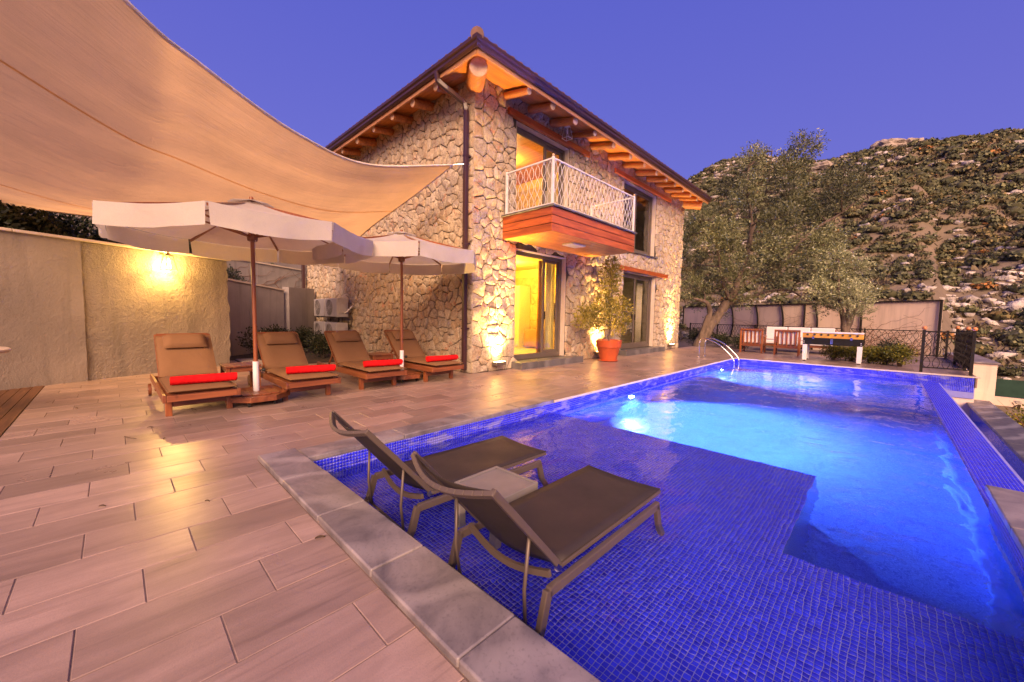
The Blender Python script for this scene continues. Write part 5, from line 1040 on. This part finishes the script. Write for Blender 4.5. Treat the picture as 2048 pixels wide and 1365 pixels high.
# ================================================================== ground and hillside
RX_ = [-120, -80, -46, -35, -25.5, -13, -8.6, -.4, 6.8, 16.2, 40, 80]; RZ_ = [14, 24, 40.5, 44.6, 43.2, 38.6, 39.2, 38.8, 38.2, 37.2, 36, 34]
def ground_z(x, y):
    x = np.asarray(x, float); y = np.asarray(y, float); rz = np.interp(x, RX_, RZ_)
    z0 = np.interp(x, [-6, 1.7, 2.1], [-.45, -.6, -2.3]); s = np.clip((y - 23) / 97, 0, 1); z = z0 + (rz - z0) * s ** 1.06 - np.clip(y - 120, 0, None) * .35
    z += 1.3 * np.sin(x * .21 + y * .13) * np.clip((y - 30) / 30, 0, 1) * np.clip((118 - y) / 12, 0, 1) + .7 * np.sin(x * .5 - y * .37 + 1.3) * np.clip((y - 28) / 20, 0, 1) * np.clip((118 - y) / 12, 0, 1)
    west = np.clip(-18 - x, 0, None) * .30; west = np.minimum(west, 11); z = np.where(x < -15, np.maximum(z, west - .4 + .25 * np.sin(x * .8 + y * .6)), z)
    core = (x > -17.2) & (x < 2.0) & (y > -9) & (y < 20.5); z = np.where(core, -2.8, z); return z
gx = np.concatenate([np.linspace(-320, -60, 18), np.linspace(-57, 40, 110), np.linspace(45, 320, 18)]); gy = np.concatenate([np.linspace(-320, -12, 12), np.linspace(-9.5, 135, 150), np.linspace(140, 420, 14)])
GX, GY = np.meshgrid(gx, gy, indexing='ij'); GZ = ground_z(GX, GY); nx_, ny_ = GX.shape
ii, jj = np.meshgrid(np.arange(nx_ - 1), np.arange(ny_ - 1), indexing='ij'); a_ = (ii * ny_ + jj).ravel()
soil_hill = simple('dry hillside earth', (.21, .155, .105), .95, (.13, .10, .065), .35, bmp=.6, bscale=1.5, bdist=.3)
structure(np_mesh('hillside', np.stack([GX.ravel(), GY.ravel(), GZ.ravel()], 1), np.stack([a_, a_ + ny_, a_ + ny_ + 1, a_ + 1], 1), soil_hill, None, True))
g = np.random.default_rng(21)
def band(x, y):      # rocky ledges run diagonally across the slope
    d = np.sin((x * .55 - y * .40) * .42 + 1.2 * np.sin(y * .07)) * .6 + np.sin((x * .55 - y * .40) * 1.13 + 2 + np.sin(x * .1)) * .5 + .45 * np.sin(x * .31 + 1.7) * np.sin(y * .17 + .4); return d
# maquis bushes: many small leaf tufts each, round a core coloured as inner shade
nb_ = 12500; by = 25 + 97 * g.random(nb_) ** .8; bx = -.02 * by + (g.random(nb_) - .60) * (18 + by * .95); bd = band(bx, by); keep = (g.random(nb_) < np.clip(.95 - .55 * np.clip(bd, 0, 1.5), .12, 1)); bx = bx[keep]; by = by[keep]
ex = g.random(500) * 60 - 78; ey = g.random(500) * 60 - 20; bx = np.concatenate([bx, ex]); by = np.concatenate([by, ey]); ok = ~((bx > -19) & (by < 24)); bx = bx[ok]; by = by[ok]
bz = ground_z(bx, by); br = (.24 + .0050 * np.clip(by, 20, 200)) * (.35 + 1.25 * g.random(len(bx)) ** 1.6)
nt_ = 70; d = g.normal(size=(nt_, 3)); d[:, 2] = np.abs(d[:, 2]); d /= np.linalg.norm(d, axis=1)[:, None]; 
VV = []; CC = []
for i in range(len(bx)):
    nt_ = 90 if (by[i] < 60 and by[i] > 20) else 50
    dd = g.normal(size=(nt_, 3)); dd[:, 2] = np.abs(dd[:, 2]) * .9; dd /= np.linalg.norm(dd, axis=1)[:, None]; p = dd * (br[i] * (.55 + .5 * g.random(nt_)))[:, None] * np.array((1.15, 1.15, .85)) + np.array((bx[i], by[i], bz[i] + .05))
    s = br[i] * (.21 if nt_ > 60 else .27); t1 = g.normal(size=(nt_, 3)); t1 /= np.linalg.norm(t1, axis=1)[:, None]; t2 = np.cross(dd, t1); t2 /= np.linalg.norm(t2, axis=1)[:, None] + 1e-6
    q_ = np.stack([p - t1 * s, p - t2 * s * .7, p + t1 * s, p + t2 * s * .7], 1); VV.append(q_.reshape(-1, 3))
    k = g.random(); base = np.array((1, 1, 1)) * (.65 + .7 * g.random()); 
    if k < .02: base = np.array((2.6, 1.1, .55))
    elif k < .20: base = np.array((1.5, 1.15, .95)) * (.8 + .4 * g.random())
    CC.append(np.repeat(base[None], nt_ * 4, 0))
V = np.concatenate(VV); stuff(np_mesh('maquis_bushes', V, np.arange(len(V)).reshape(-1, 4), M['bush'], None, False, np.concatenate(CC)), 'dense dark maquis bushes covering the rocky hillside')
ico = bmesh.new(); bmesh.ops.create_icosphere(ico, subdivisions=1, radius=1); IV = np.array([v.co[:] for v in ico.verts]); IF = np.array([[v.index for v in f.verts] for f in ico.faces]); ico.free()
def lumps(pos, rad, jitter, gg, flat=(1, 1, .7)):
    n = len(pos); V = IV[None] * (1 + jitter * gg.normal(size=(n, len(IV), 1))) * rad[:, None, None] * np.array(flat) * (1 + .35 * gg.normal(size=(n, 1, 3)).clip(-1, 1)) + pos[:, None]; F = (IF[None] + (np.arange(n) * len(IV))[:, None, None]).reshape(-1, 3); return V.reshape(-1, 3), F
# low dry scrub and grass between the bushes
ng = 9000; yy = 24 + 96 * g.random(ng); xx = -.02 * yy + (g.random(ng) - .58) * (16 + yy * .95); sz = (.10 + .0028 * yy) * (.6 + .8 * g.random(ng)); Q = []
for j in range(7):
    o_ = np.stack([xx + sz * g.normal(size=ng) * .9, yy + sz * g.normal(size=ng) * .9, np.zeros(ng)], 1); o_[:, 2] = ground_z(o_[:, 0], o_[:, 1]); d_ = g.normal(size=(ng, 3)) * np.array((.6, .6, .2)) + np.array((0, 0, 1)); w_2 = g.normal(size=(ng, 3)) * np.array((1, 1, .2)); w_2 /= np.linalg.norm(w_2, axis=1)[:, None]
    Q.append(np.stack([o_ - w_2 * sz[:, None] * .35, o_ + w_2 * sz[:, None] * .35, o_ + d_ * sz[:, None] + w_2 * sz[:, None] * .2, o_ + d_ * sz[:, None] - w_2 * sz[:, None] * .2], 1))
V = np.concatenate(Q).reshape(-1, 3); stuff(np_mesh('dry_scrub', V, np.arange(len(V)).reshape(-1, 4), leaf_material('dry scrub', [(0, (.07, .055, .03)), (.5, (.14, .105, .055)), (1, (.22, .17, .10))], .1, .8)), 'low dry scrub between the bushes on the hillside')
# dark lumps put the shade inside the bushes into colour
V, F = lumps(np.stack([bx, by, bz + br * .25], 1), br * .72, .12, g, (1.1, 1.1, .8)); stuff(np_mesh('bush_shade_lumps', V, F, simple('bush shade', (.07, .066, .028), .95)), 'dark lumps coloured as the shade inside the maquis bushes on the hillside')
nr = 30000; ry = 24 + 97 * g.random(nr) ** 1.0; rx = -.02 * ry + (g.random(nr) - .58) * (16 + ry * .92); rd = band(rx, ry); keep = g.random(nr) < np.clip((rd - .35) * 1.4, 0, 1) + .03 + .22 * ((ry < 52) & (rx > 2)) + .16 * (ry > 88); rx = rx[keep]; ry = ry[keep]
rr_ = (.07 + .0030 * ry) * (.35 + 1.3 * g.random(len(rx)) ** 2.2); V, F = lumps(np.stack([rx, ry, ground_z(rx, ry) + rr_ * .35], 1), rr_, .22, g, (1.5, 1.0, .75)); stuff(np_mesh('hill_rocks', V, F, M['rock']), 'scattered white limestone ledges on the hillside')
for i, (x, y, s, lab) in enumerate([(-13.0, 112, 1.9, 'big pale boulder on the ridge right of the tall olive tree'), (-2.5, 113, 2.0, 'big pale boulder near the ridge in the middle of the hill'), (-9.2, 114.5, 1.0, 'smaller boulder beside the big one on the ridge'), (1.0, 116, 1.7, 'long pale rock on the upper right ridge')]):
    b_ = bmesh.new(); bmesh.ops.create_icosphere(b_, subdivisions=3, radius=s); r_ = random.Random(i)
    ph = [r_.uniform(0, 6) for _ in range(6)]
    for v in b_.verts: n_ = v.co.normalized(); k = 1 + .16 * math.sin(n_.x * 5 + ph[0]) * math.sin(n_.y * 4 + ph[1]) + .10 * math.sin(n_.z * 9 + ph[2]) + .08 * math.sin(n_.x * 13 + n_.y * 11 + ph[3]) + r_.uniform(-.04, .04); v.co = Vector((v.co.x * 1.35, v.co.y, v.co.z * .75)) * k
    me = bpy.data.meshes.new('boulder'); b_.to_mesh(me); b_.free(); me.materials.append(M['boulder']); o = link(bpy.data.objects.new('boulder', me)); o.location = (x, y, float(ground_z(x, y)) + s * .35); tag(o, lab, 'boulder')

# ================================================================== garden wall, fences
def garden_wall():
    t = thing('garden_wall', 'beige rendered garden wall with dark steel posts behind the far terrace', 'wall', (1.46, 22.0, 0)); a = Vector((1.46, 22.0, 0)); b = Vector((-9.6, 26.1, 0)); fr = [0, .205, .36, .395, .49, .60, .72, .84, 1]; n = Vector((.35, .94, 0))
    for k in range(len(fr) - 1):
        p = a.lerp(b, fr[k]); q_ = a.lerp(b, fr[k + 1]); h0 = 2.03 - .12 * fr[k]; h1 = 2.03 - .12 * fr[k + 1]; mb = MB(); e = n * .09
        mb.add([Vector((p.x, p.y, -.7)), Vector((q_.x, q_.y, -.7)), Vector((q_.x, q_.y, -.7)) + e, Vector((p.x, p.y, -.7)) + e, Vector((p.x, p.y, h0)), Vector((q_.x, q_.y, h1)), Vector((q_.x, q_.y, h1)) + e, Vector((p.x, p.y, h0)) + e], [(0, 3, 2, 1), (4, 5, 6, 7), (0, 1, 5, 4), (1, 2, 6, 5), (2, 3, 7, 6), (3, 0, 4, 7)]); mb.build('wall_panel', M['garden_wall'], t, world=True)
        mb = MB(); mb.bar(Vector((p.x, p.y, h0 + .025)) - n * .02, Vector((q_.x, q_.y, h1 + .025)) - n * .02, .12, .045); mb.build('top_rail', M['black_iron'], t, world=True)
    for k, f in enumerate(fr):
        p = a.lerp(b, f) - n * .05; mb = MB(); h = 2.06 - .12 * f; cv = .16 if 2 <= k <= 7 and k != 3 else 0.0; d = (b - a).normalized()
        P = [Vector((p.x, p.y, -.5 + (h + .5) * i / 10)) - d * (cv * math.sin(PI * max(0, (i - 2) / 8))) - n * .02 for i in range(11)]; mb.tube(P, .042, 6); mb.build('post', M['black_iron'], t, world=True)
    return t
garden_wall(); vines('climber', 'red brown bare climbers on the right end of the garden wall', (1.3, 21.95, 0), (-1.6, 23.0, 0), -.2, 2.05, 46, 5, (-.35, -.94, 0), .013); vines('climber', 'bare climbers on the middle of the garden wall left of the silver olive', (-2.3, 23.3, 0), (-6.5, 24.85, 0), -.2, 1.95, 34, 9, (-.35, -.94, 0), .012)
def wavy_panel(mb, a, b, z0, z1, step, r, amp):
    d = (b - a); L = d.length; d = d.normalized(); n = max(2, int(L / step))
    for k in range(n):
        for s in (-1, 1): mb.tube([a + d * (L * (k + .5) / n + s * amp * math.sin(2 * PI * i / 14 * 1.5 + .3)) + Vector((0, 0, z0 + (z1 - z0) * i / 14)) for i in range(15)], r, 4)
def iron_fence(name, label, pts, z0, H, step, finial=False, zdrop=0):
    t = thing(name, label, 'railing', (pts[0][0], pts[0][1], z0)); P = [Vector((x, y, 0)) for x, y in pts]
    for p in P:
        mb = MB(); mb.cbox((p.x, p.y, z0 + H / 2 + .02), (.055, .055, H + .04)); mb.build('post', M['black_iron'], t, world=True)
        if finial: mb = MB(); mb.ball((p.x, p.y, z0 + H + .085), .048, 12, 8); mb.build('finial', M['copper'], t, world=True, smooth=True)
    for a, b in zip(P[:-1], P[1:]):
        for z in (z0 + .12, z0 + H): mb = MB(); mb.bar(a + Vector((0, 0, z)), b + Vector((0, 0, z)), .035, .03); mb.build('rail', M['black_iron'], t, world=True)
        mb = MB(); wavy_panel(mb, a, b, z0 + .12, z0 + H, step, .008, step * .42); mb.build('wavy_bars', M['black_iron'], t, world=True, smooth='all')
    return t
iron_fence('pool_railing', 'black wrought iron railing with orange ball finials at the right pool corner', [(.65, 13.62), (1.44, 13.66), (1.46, 14.9), (1.46, 16.9)], 0, .98, .15, True)
iron_fence('garden_railing', 'long black wrought iron railing in front of the beige garden wall', [(1.46, 19.3), (-.6, 19.9), (-2.6, 20.7), (-4.6, 21.7), (-6.6, 22.8), (-8.4, 23.9)], -.05, .95, .16)
mb = MB(); mb.box((.98, 13.425, -2.4), (1.50, 20, -.262)); mb.box((1.53, 15.5, -2.6), (2.06, 19.8, .17)); t = mb.build('terrace_wall', M['garden_wall']); tag(t, 'pale rendered terrace wall below the railing at the right pool corner', 'wall'); mb = MB(); mb.box((1.50, 15.46, .171), (2.10, 19.8, .21)); mb.build('cap_slab', M['marble'], t, bevel=.006)
t = thing('windbreak', 'dark green windbreak screen below the terrace at the right edge', 'screen', (3.1, 24, -2)); mb = MB(); mb.box((3.1, 24, -1.62), (12, 24.03, -.95)); mb.build('netting', M['green_mesh'], t, world=True); mb = MB(); mb.box((3.1, 23.98, -2.6), (12, 24.1, -1.64)); mb.build('low_wall', M['garden_wall'], t, world=True)
for x in (3.12, 5.2, 7.4, 9.6): mb = MB(); mb.tube([(x, 23.96, -2.4), (x, 23.96, -.9)], .03, 6); mb.build('post', M['black_iron'], t, world=True)

# ================================================================== neighbouring house in the distance
t = thing('distant_house', 'small distant house with tiled roof and red eaves behind the leaning olive trunk', 'house', (-14.5, 39, 0)); zb = float(ground_z(-14.5, 40)) - .5
mb = MB(); mb.box((-18.5, 37, zb - 3), (-10.2, 43, 3.0)); mb.build('wall', M['garden_wall'], t, world=True); mb = MB(); mb.add([(-19, 36.4, 3.05), (-9.7, 36.4, 3.05), (-9.7, 43.6, 3.05), (-19, 43.6, 3.05), (-16, 40, 4.7), (-12.7, 40, 4.7)], [(0, 1, 5, 4), (1, 2, 5), (2, 3, 4, 5), (3, 0, 4), (3, 2, 1, 0)]); rf = mb.build('roof', M['roof_tile'], t, world=True)
mb = MB()
for k in range(40): x = -18.9 + k * .235; f = min(1, max(0, (x + 19) / 3)) if x < -16 else (1 if x < -12.7 else max(0, (-9.7 - x) / 3)); mb.tube([(x, 36.35, 3.1), (x, 36.35 + 3.6 * f, 3.1 + 1.63 * f)], .07, 5)
stuff(mb.build('roof_tile_field', M['roof_tile'], rf, world=True)); mb = MB(); mb.box((-19, 36.3, 2.88), (-9.7, 36.45, 3.04)); mb.build('eave_board', M['red_wood_x'], t, world=True)
for x in (-16.5, -13.6, -11.6): mb = MB(); mb.box((x - .5, 36.95, 1.1), (x + .5, 36.99, 2.4)); w_ = mb.build('window', M['frame'], t, world=True); mb = MB(); mb.box((x - .42, 36.93, 1.2), (x + .42, 36.945, 2.3)); mb.build('pane', M['pane'], w_, world=True)

# ================================================================== olive trees
RT_ = Vector((.717, .696, 0)); FW_ = Vector((-.694, .717, 0))
def olive(name, label, base, k, limbs, blobs, nleaf, leaf_m, seed, size, dep):
    """limbs and blobs are given in metres to the right and up from the foot, with a depth offset"""
    r = random.Random(seed); base = Vector(base); t = thing(name, label, 'tree', tuple(base))
    def W_(x, z, d=0): return RT_ * (x * k) + FW_ * d + Vector((0, 0, z * k))
    mb = MB(); tips = []
    for pts, r0, r1 in limbs:
        P = cat_rom([W_(x, z, d) for x, z, d in pts], 18); mb.tube([p + Vector((r.uniform(-1, 1), r.uniform(-1, 1), 0)) * r0 * .08 for p in P], [(r0 + (r1 - r0) * i / 18) * (1 + .10 * math.sin(i * 1.7 + seed)) for i in range(19)], 9); tips += P[6:]
    C_ = []; R_ = []
    for x, z, rad in blobs:
        c = W_(x, z, r.uniform(-dep, dep)); C_.append(tuple(c)); R_.append(rad * k)
        p = min(tips, key=lambda q_: (q_ - c).length + max(0, q_.z - c.z) * .5); m_ = p.lerp(c, .5) + Vector((r.uniform(-.2, .2), r.uniform(-.2, .2), .12)); mb.tube(cat_rom([p, m_, c], 8), [.035 - .003 * i for i in range(9)], 5)
        for _ in range(9): e = c + Vector((r.gauss(0, 1), r.gauss(0, 1), r.gauss(.3, .8))).normalized() * rad * k * r.uniform(.7, 1.15); st = p.lerp(c, r.uniform(.6, 1)); mb.tube([st, st.lerp(e, .5) + Vector((0, 0, r.uniform(-.05, .08))), e], [.010, .007, .003], 4)
    mb.build('trunk', M['bark'], t, smooth='all')
    g2 = np.random.default_rng(seed); ns = nleaf // 10                 # sprigs with paired leaves
    w = np.array([q_ ** 2 for q_ in R_]); w /= w.sum(); tint = (.62 + .85 * g2.random(len(C_)))[:, None] * np.array((1.0, 1.0, .95)); idx = g2.choice(len(C_), ns, p=w); cc = np.array(C_)[idx]; rr3 = np.array(R_)[idx]
    dv = g2.normal(size=(ns, 3)); dv /= np.linalg.norm(dv, axis=1)[:, None]; pos = cc + dv * (rr3 * g2.random(ns) ** .42 * .95)[:, None]
    ax = dv * .75 + np.array((0, 0, .55)) + g2.normal(size=(ns, 3)) * .35; ax /= np.linalg.norm(ax, axis=1)[:, None]; ln = size * 3.2 * (.6 + .8 * g2.random(ns)); Q = []
    for j in range(10):
        f = (j // 2 + .5) / 5; sd = np.cross(ax, g2.normal(size=(ns, 3))); sd /= np.linalg.norm(sd, axis=1)[:, None]; ld = ax * .65 + sd * .8; ld /= np.linalg.norm(ld, axis=1)[:, None]; o_ = pos + ax * (ln * f)[:, None]; wd_ = np.cross(ld, g2.normal(size=(ns, 3))); wd_ /= np.linalg.norm(wd_, axis=1)[:, None]; L = size * (.75 + .5 * g2.random(ns))[:, None]
        Q.append(np.stack([o_, o_ + ld * L * .5 + wd_ * L * .13, o_ + ld * L, o_ + ld * L * .5 - wd_ * L * .13], 1))
    V = np.concatenate(Q).reshape(-1, 3); np_mesh('crown', V, np.arange(len(V)).reshape(-1, 4), leaf_m, t, False, np.repeat(np.tile(tint[idx], (10, 1)), 4, 0)); return t
def P2(lst, bx, by): return [((x - bx) / 100, (by - y) / 100, r / 100) for x, y, r in lst]
def L2_(lst, bx, by, ds): return [((x - bx) / 100, (by - y) / 100, d) for (x, y), d in zip(lst, ds)]
bl = P2([(1535, 298, 17), (1508, 315, 15), (1482, 332, 20), (1552, 325, 22), (1490, 360, 30), (1530, 362, 33), (1580, 385, 33), (1628, 392, 35), (1665, 402, 26), (1602, 412, 30), (1468, 400, 28), (1448, 432, 28), (1512, 418, 32), (1562, 440, 33), (1618, 442, 28), (1670, 432, 22), (1402, 440, 26), (1384, 470, 24), (1410, 482, 30), (1440, 500, 28), (1400, 530, 30), (1432, 552, 30), (1394, 578, 24), (1452, 572, 22), (1415, 592, 18), (1500, 502, 28), (1542, 500, 30), (1582, 502, 30), (1620, 492, 25), (1520, 542, 24), (1562, 545, 24), (1605, 548, 22), (1655, 478, 22), (1690, 392, 16), (1500, 455, 24), (1470, 470, 24), (1462, 622, 14), (1475, 600, 16)], 1393, 692)
lm = [(L2_([(1393, 700), (1408, 668), (1428, 640), (1452, 604), (1470, 570)], 1393, 692, [0, 0, .1, .1, 0]), .26, .15), (L2_([(1398, 690), (1404, 655), (1412, 625), (1403, 606), (1385, 600), (1372, 598)], 1393, 692, [0, -.15, -.2, -.3, -.4, -.5]), .16, .04), (L2_([(1462, 585), (1478, 540), (1493, 490), (1492, 440), (1478, 390), (1478, 340)], 1393, 692, [0, .1, .2, .1, 0, 0]), .13, .03), (L2_([(1468, 575), (1500, 552), (1545, 520), (1585, 470), (1640, 435), (1680, 405)], 1393, 692, [0, -.2, -.5, -.6, -.5, -.4]), .12, .025), (L2_([(1490, 495), (1505, 450), (1528, 380), (1536, 300)], 1393, 692, [.2, .4, .5, .5]), .09, .02), (L2_([(1452, 606), (1490, 598), (1540, 580), (1590, 575), (1640, 600)], 1393, 692, [0, .3, .5, .6, .6]), .09, .03), (L2_([(1455, 600), (1430, 560), (1415, 510), (1398, 450)], 1393, 692, [0, -.3, -.5, -.6]), .09, .02)]
olive('olive_tree', 'tall old olive tree with leaning trunk at the far end of the house', (-5.97, 17.84, -.02), 2.19, lm, bl, 60000, M['olive'], 5, .125, 1.6)
bl2 = P2([(1665, 518, 22), (1642, 540, 20), (1690, 540, 24), (1664, 560, 28), (1702, 572, 24), (1642, 582, 22), (1676, 596, 26), (1708, 604, 18), (1650, 612, 16), (1690, 625, 14)], 1683, 705); lm2 = [(L2_([(1683, 710), (1684, 680), (1692, 650), (1708, 620), (1722, 600)], 1683, 705, [0, 0, 0, .1, .1]), .17, .05), (L2_([(1686, 670), (1676, 630), (1664, 580), (1664, 520)], 1683, 705, [0, -.1, -.1, 0]), .11, .02), (L2_([(1690, 655), (1694, 610), (1692, 560), (1690, 530)], 1683, 705, [0, .1, .1, .1]), .09, .02)]
olive('olive_tree', 'smaller silver leaved olive tree in front of the garden wall', (-1.2, 19.4, -.05), 1.91, lm2, bl2, 15000, M['silver'], 9, .10, .7)

# ================================================================== shrubs
def shrub(name, label, loc, blobs, n, size, mat, seed, group=None):
    t = thing(name, label, 'shrub', loc, 0, group); V, F = leaf_cloud(np.random.default_rng(seed), [b[:3] for b in blobs], [b[3] for b in blobs], n, size, .3, .5); np_mesh('foliage', V, F, mat, t)
    mb = MB()
    for b in blobs: mb.tube([(b[0] * .2, b[1] * .2, 0), (b[0] * .7, b[1] * .7, b[2] * .6), (b[0], b[1], b[2])], [.018, .012, .006], 5)
    mb.build('stems', M['bark'], t, smooth='all'); return t
r = random.Random(2)
def ball(R, h): return [(r.uniform(-.35, .35) * R, r.uniform(-.35, .35) * R, h * r.uniform(.45, .75), R * r.uniform(.55, .8)) for _ in range(7)]
hl = ['low yellow green shrub behind the left legs of the football table', 'low yellow green shrub under the football table', 'low yellow green shrub behind the right leg of the football table', 'low yellow green shrub right of the football table', 'rounded yellow green shrub beside the black railing']
for i, (x, y, R, h) in enumerate([(-1.15, 15.55, .38, .42), (-.72, 15.45, .36, .40), (-.32, 15.25, .36, .40), (.02, 15.0, .34, .40), (.30, 14.72, .34, .56)]): shrub('hedge_shrub', hl[i], (x, y, 0), ball(R, h), 1500, .055, M['box_leaf'], 30 + i, 'yellow green shrubs along the far terrace')
dl = ['dark low shrub at the foot of the leaning olive trunk', 'dark low shrub right of the leaning olive trunk', 'dark low shrub left of the two armchairs', 'dark shrub behind the rounded yellow shrub']
for i, (x, y, R, h) in enumerate([(-6.2, 18.6, .55, .6), (-5.0, 18.1, .5, .5), (-4.2, 17.7, .45, .5), (.15, 16.0, .5, .55)]): shrub('garden_shrub', dl[i], (x, y, 0), ball(R, h), 1500, .06, M['dark_leaf'], 40 + i, 'dark shrubs under the olive tree')
bl_ = ['dark shrub between the plaster wall and the low concrete wall', 'dark shrub at the foot of the low concrete wall', 'dark shrub below the air conditioning units', 'dark rounded shrub behind the third lounger', 'dark shrub beside the brown downpipe', 'dark trailing shrub on top of the low concrete wall']
for i, (x, y, z, R, h) in enumerate([(-11.2, 2.55, 0, .45, .7), (-12.0, 3.1, 0, .45, .8), (-12.2, 4.2, 0, .42, .5), (-10.4, 3.75, 0, .42, .6), (-13.6, 4.3, 0, .45, .7), (-12.9, 2.2, 1.7, .5, .55)]):
    s_ = shrub('garden_shrub', bl_[i], (x, y, z), ball(R, h), 1300, .06, M['dark_leaf'], 50 + i, 'dark shrubs behind the loungers')
    if i == 0: V, F = leaf_cloud(np.random.default_rng(1), [(.15, -.1, .55)], [.16], 40, .035, .8, .9); np_mesh('flowers', V, F, M['white_pvc'], s_)
wl = ['dark hedge bush above the left end of the plaster wall', 'dark hedge bush above the middle of the plaster wall', 'dark hedge bush above the plaster wall left of the lantern', 'dark hedge bush above the plaster wall near the lantern']
for i, (x, y) in enumerate([(-10.4, -2.0), (-10.9, -.9), (-11.3, .1), (-11.7, 1.0)]): shrub('hedge_bush', wl[i], (x, y, 0), [(r.uniform(-.4, .4), r.uniform(-.5, .5), r.uniform(1.5, 2.75), r.uniform(.45, .65)) for _ in range(16)], 15000, .09, M['dark_leaf'], 60 + i, 'dark bushes above the plaster wall')
rl = ['dark bush below the overflow wall at the right border', 'dark bush below the terrace wall at the right border', 'dark bush behind the terrace wall at the right border', 'dark bush in front of the green windbreak', 'dark bush far right below the hillside']
for i, (x, y, R, h) in enumerate([(2.9, 13.2, .8, 1.0), (3.2, 15.4, .8, 1.0), (3.4, 18.0, .8, 1.0), (4.6, 21.5, .8, .8), (6.5, 22.5, .9, .9)]): shrub('hillside_bush', rl[i], (x, y, -2.35), ball(R, h), 3000, .08, M['dark_leaf'] if i % 2 else M['box_leaf'], 90 + i, 'bushes below the terrace on the right')
for i, (x, y) in enumerate([(3.3, 17.5), (4.2, 19.5)]):
    rr2 = random.Random(70 + i); t = thing('bare_shrub', ['bare brown shrub below the terrace wall at the right edge', 'bare brown shrub below the green windbreak'][i], 'shrub', (x, y, -2.4)); mb = MB()
    for _ in range(26): a = rr2.uniform(0, 6.3); e = Vector((math.cos(a) * rr2.uniform(.3, 1.0), math.sin(a) * rr2.uniform(.3, 1.0), rr2.uniform(.9, 1.9))); mb.tube(cat_rom([(0, 0, 0), e * .45 + Vector((0, 0, .15)), e], 6), [.02, .016, .013, .010, .008, .005, .003], 4)
    mb.build('stems', M['vine'], t, smooth='all')

# ================================================================== small things on the deck
t = thing('round_table', 'edge of a cream round table at the left border', 'table', (-6.90, -1.36, 0)); mb = MB(); mb.lathe([(.01, .70), (.55, .70), (.565, .715), (.565, .735), (.55, .745), (.01, .745)], 40); mb.build('table_top', M['plaster'], t, smooth=True); mb = MB(); mb.tube([(0, 0, .03), (0, 0, .7)], .04, 12); mb.lathe([(.01, .01), (.26, .01), (.25, .035), (.05, .05)], 20); mb.build('pedestal', M['frame'], t)
for i, (x, y, a, L) in enumerate([(-5.05, .03, .5, .17), (-5.3, .2, 1.2, .05), (-4.75, .3, -.4, .04), (-3.0, .78 - .42, .8, .03), (-6.9, -.35, .3, .06), (-6.0, .62, .2, .16), (-3.35, -.1, 1.0, .035), (-2.1, .70, 1.3, .05)]):
    r_ = random.Random(i); d = Vector((math.cos(a), math.sin(a), 0)); n_ = Vector((-d.y, d.x, 0)); mb = MB()
    if L > .1: mb.tube([Vector((x, y, .006)) + d * (L * k / 5) + n_ * r_.uniform(-.008, .008) for k in range(6)], [.004, .004, .003, .003, .003, .002], 5); nm = 'twig'; lab = ['dry twig lying on the deck tiles in front of the left lounger', '', '', '', '', 'dry twig on the tiles under the left lounger'][i]
    else: P = [[Vector((x, y, .004 + .006 * abs(s) + .004 * math.sin(k))) + d * (L * k / 4) + n_ * (s * L * .22 * math.sin(PI * (k + .3) / 4.6)) for s in (-1, 0, 1)] for k in range(5)]; mb.grid(P); nm = 'dry_leaf'; lab = {1: 'small dry leaf beside the twig in front of the left lounger', 2: 'small dry leaf on the tiles between the twig and the mesh loungers', 3: 'small dry leaf beside the marble coping near the pool corner', 4: 'small dry leaf near the dark timber deck at the left', 6: 'small dry leaf on the tiles left of the pool corner', 7: 'small dark leaf against the outer edge of the marble coping'}[i]
    o = mb.build(nm, M['dry']); tag(o, lab, 'twig' if nm == 'twig' else 'leaf', 'dry leaves on the deck' if nm == 'dry_leaf' else None)
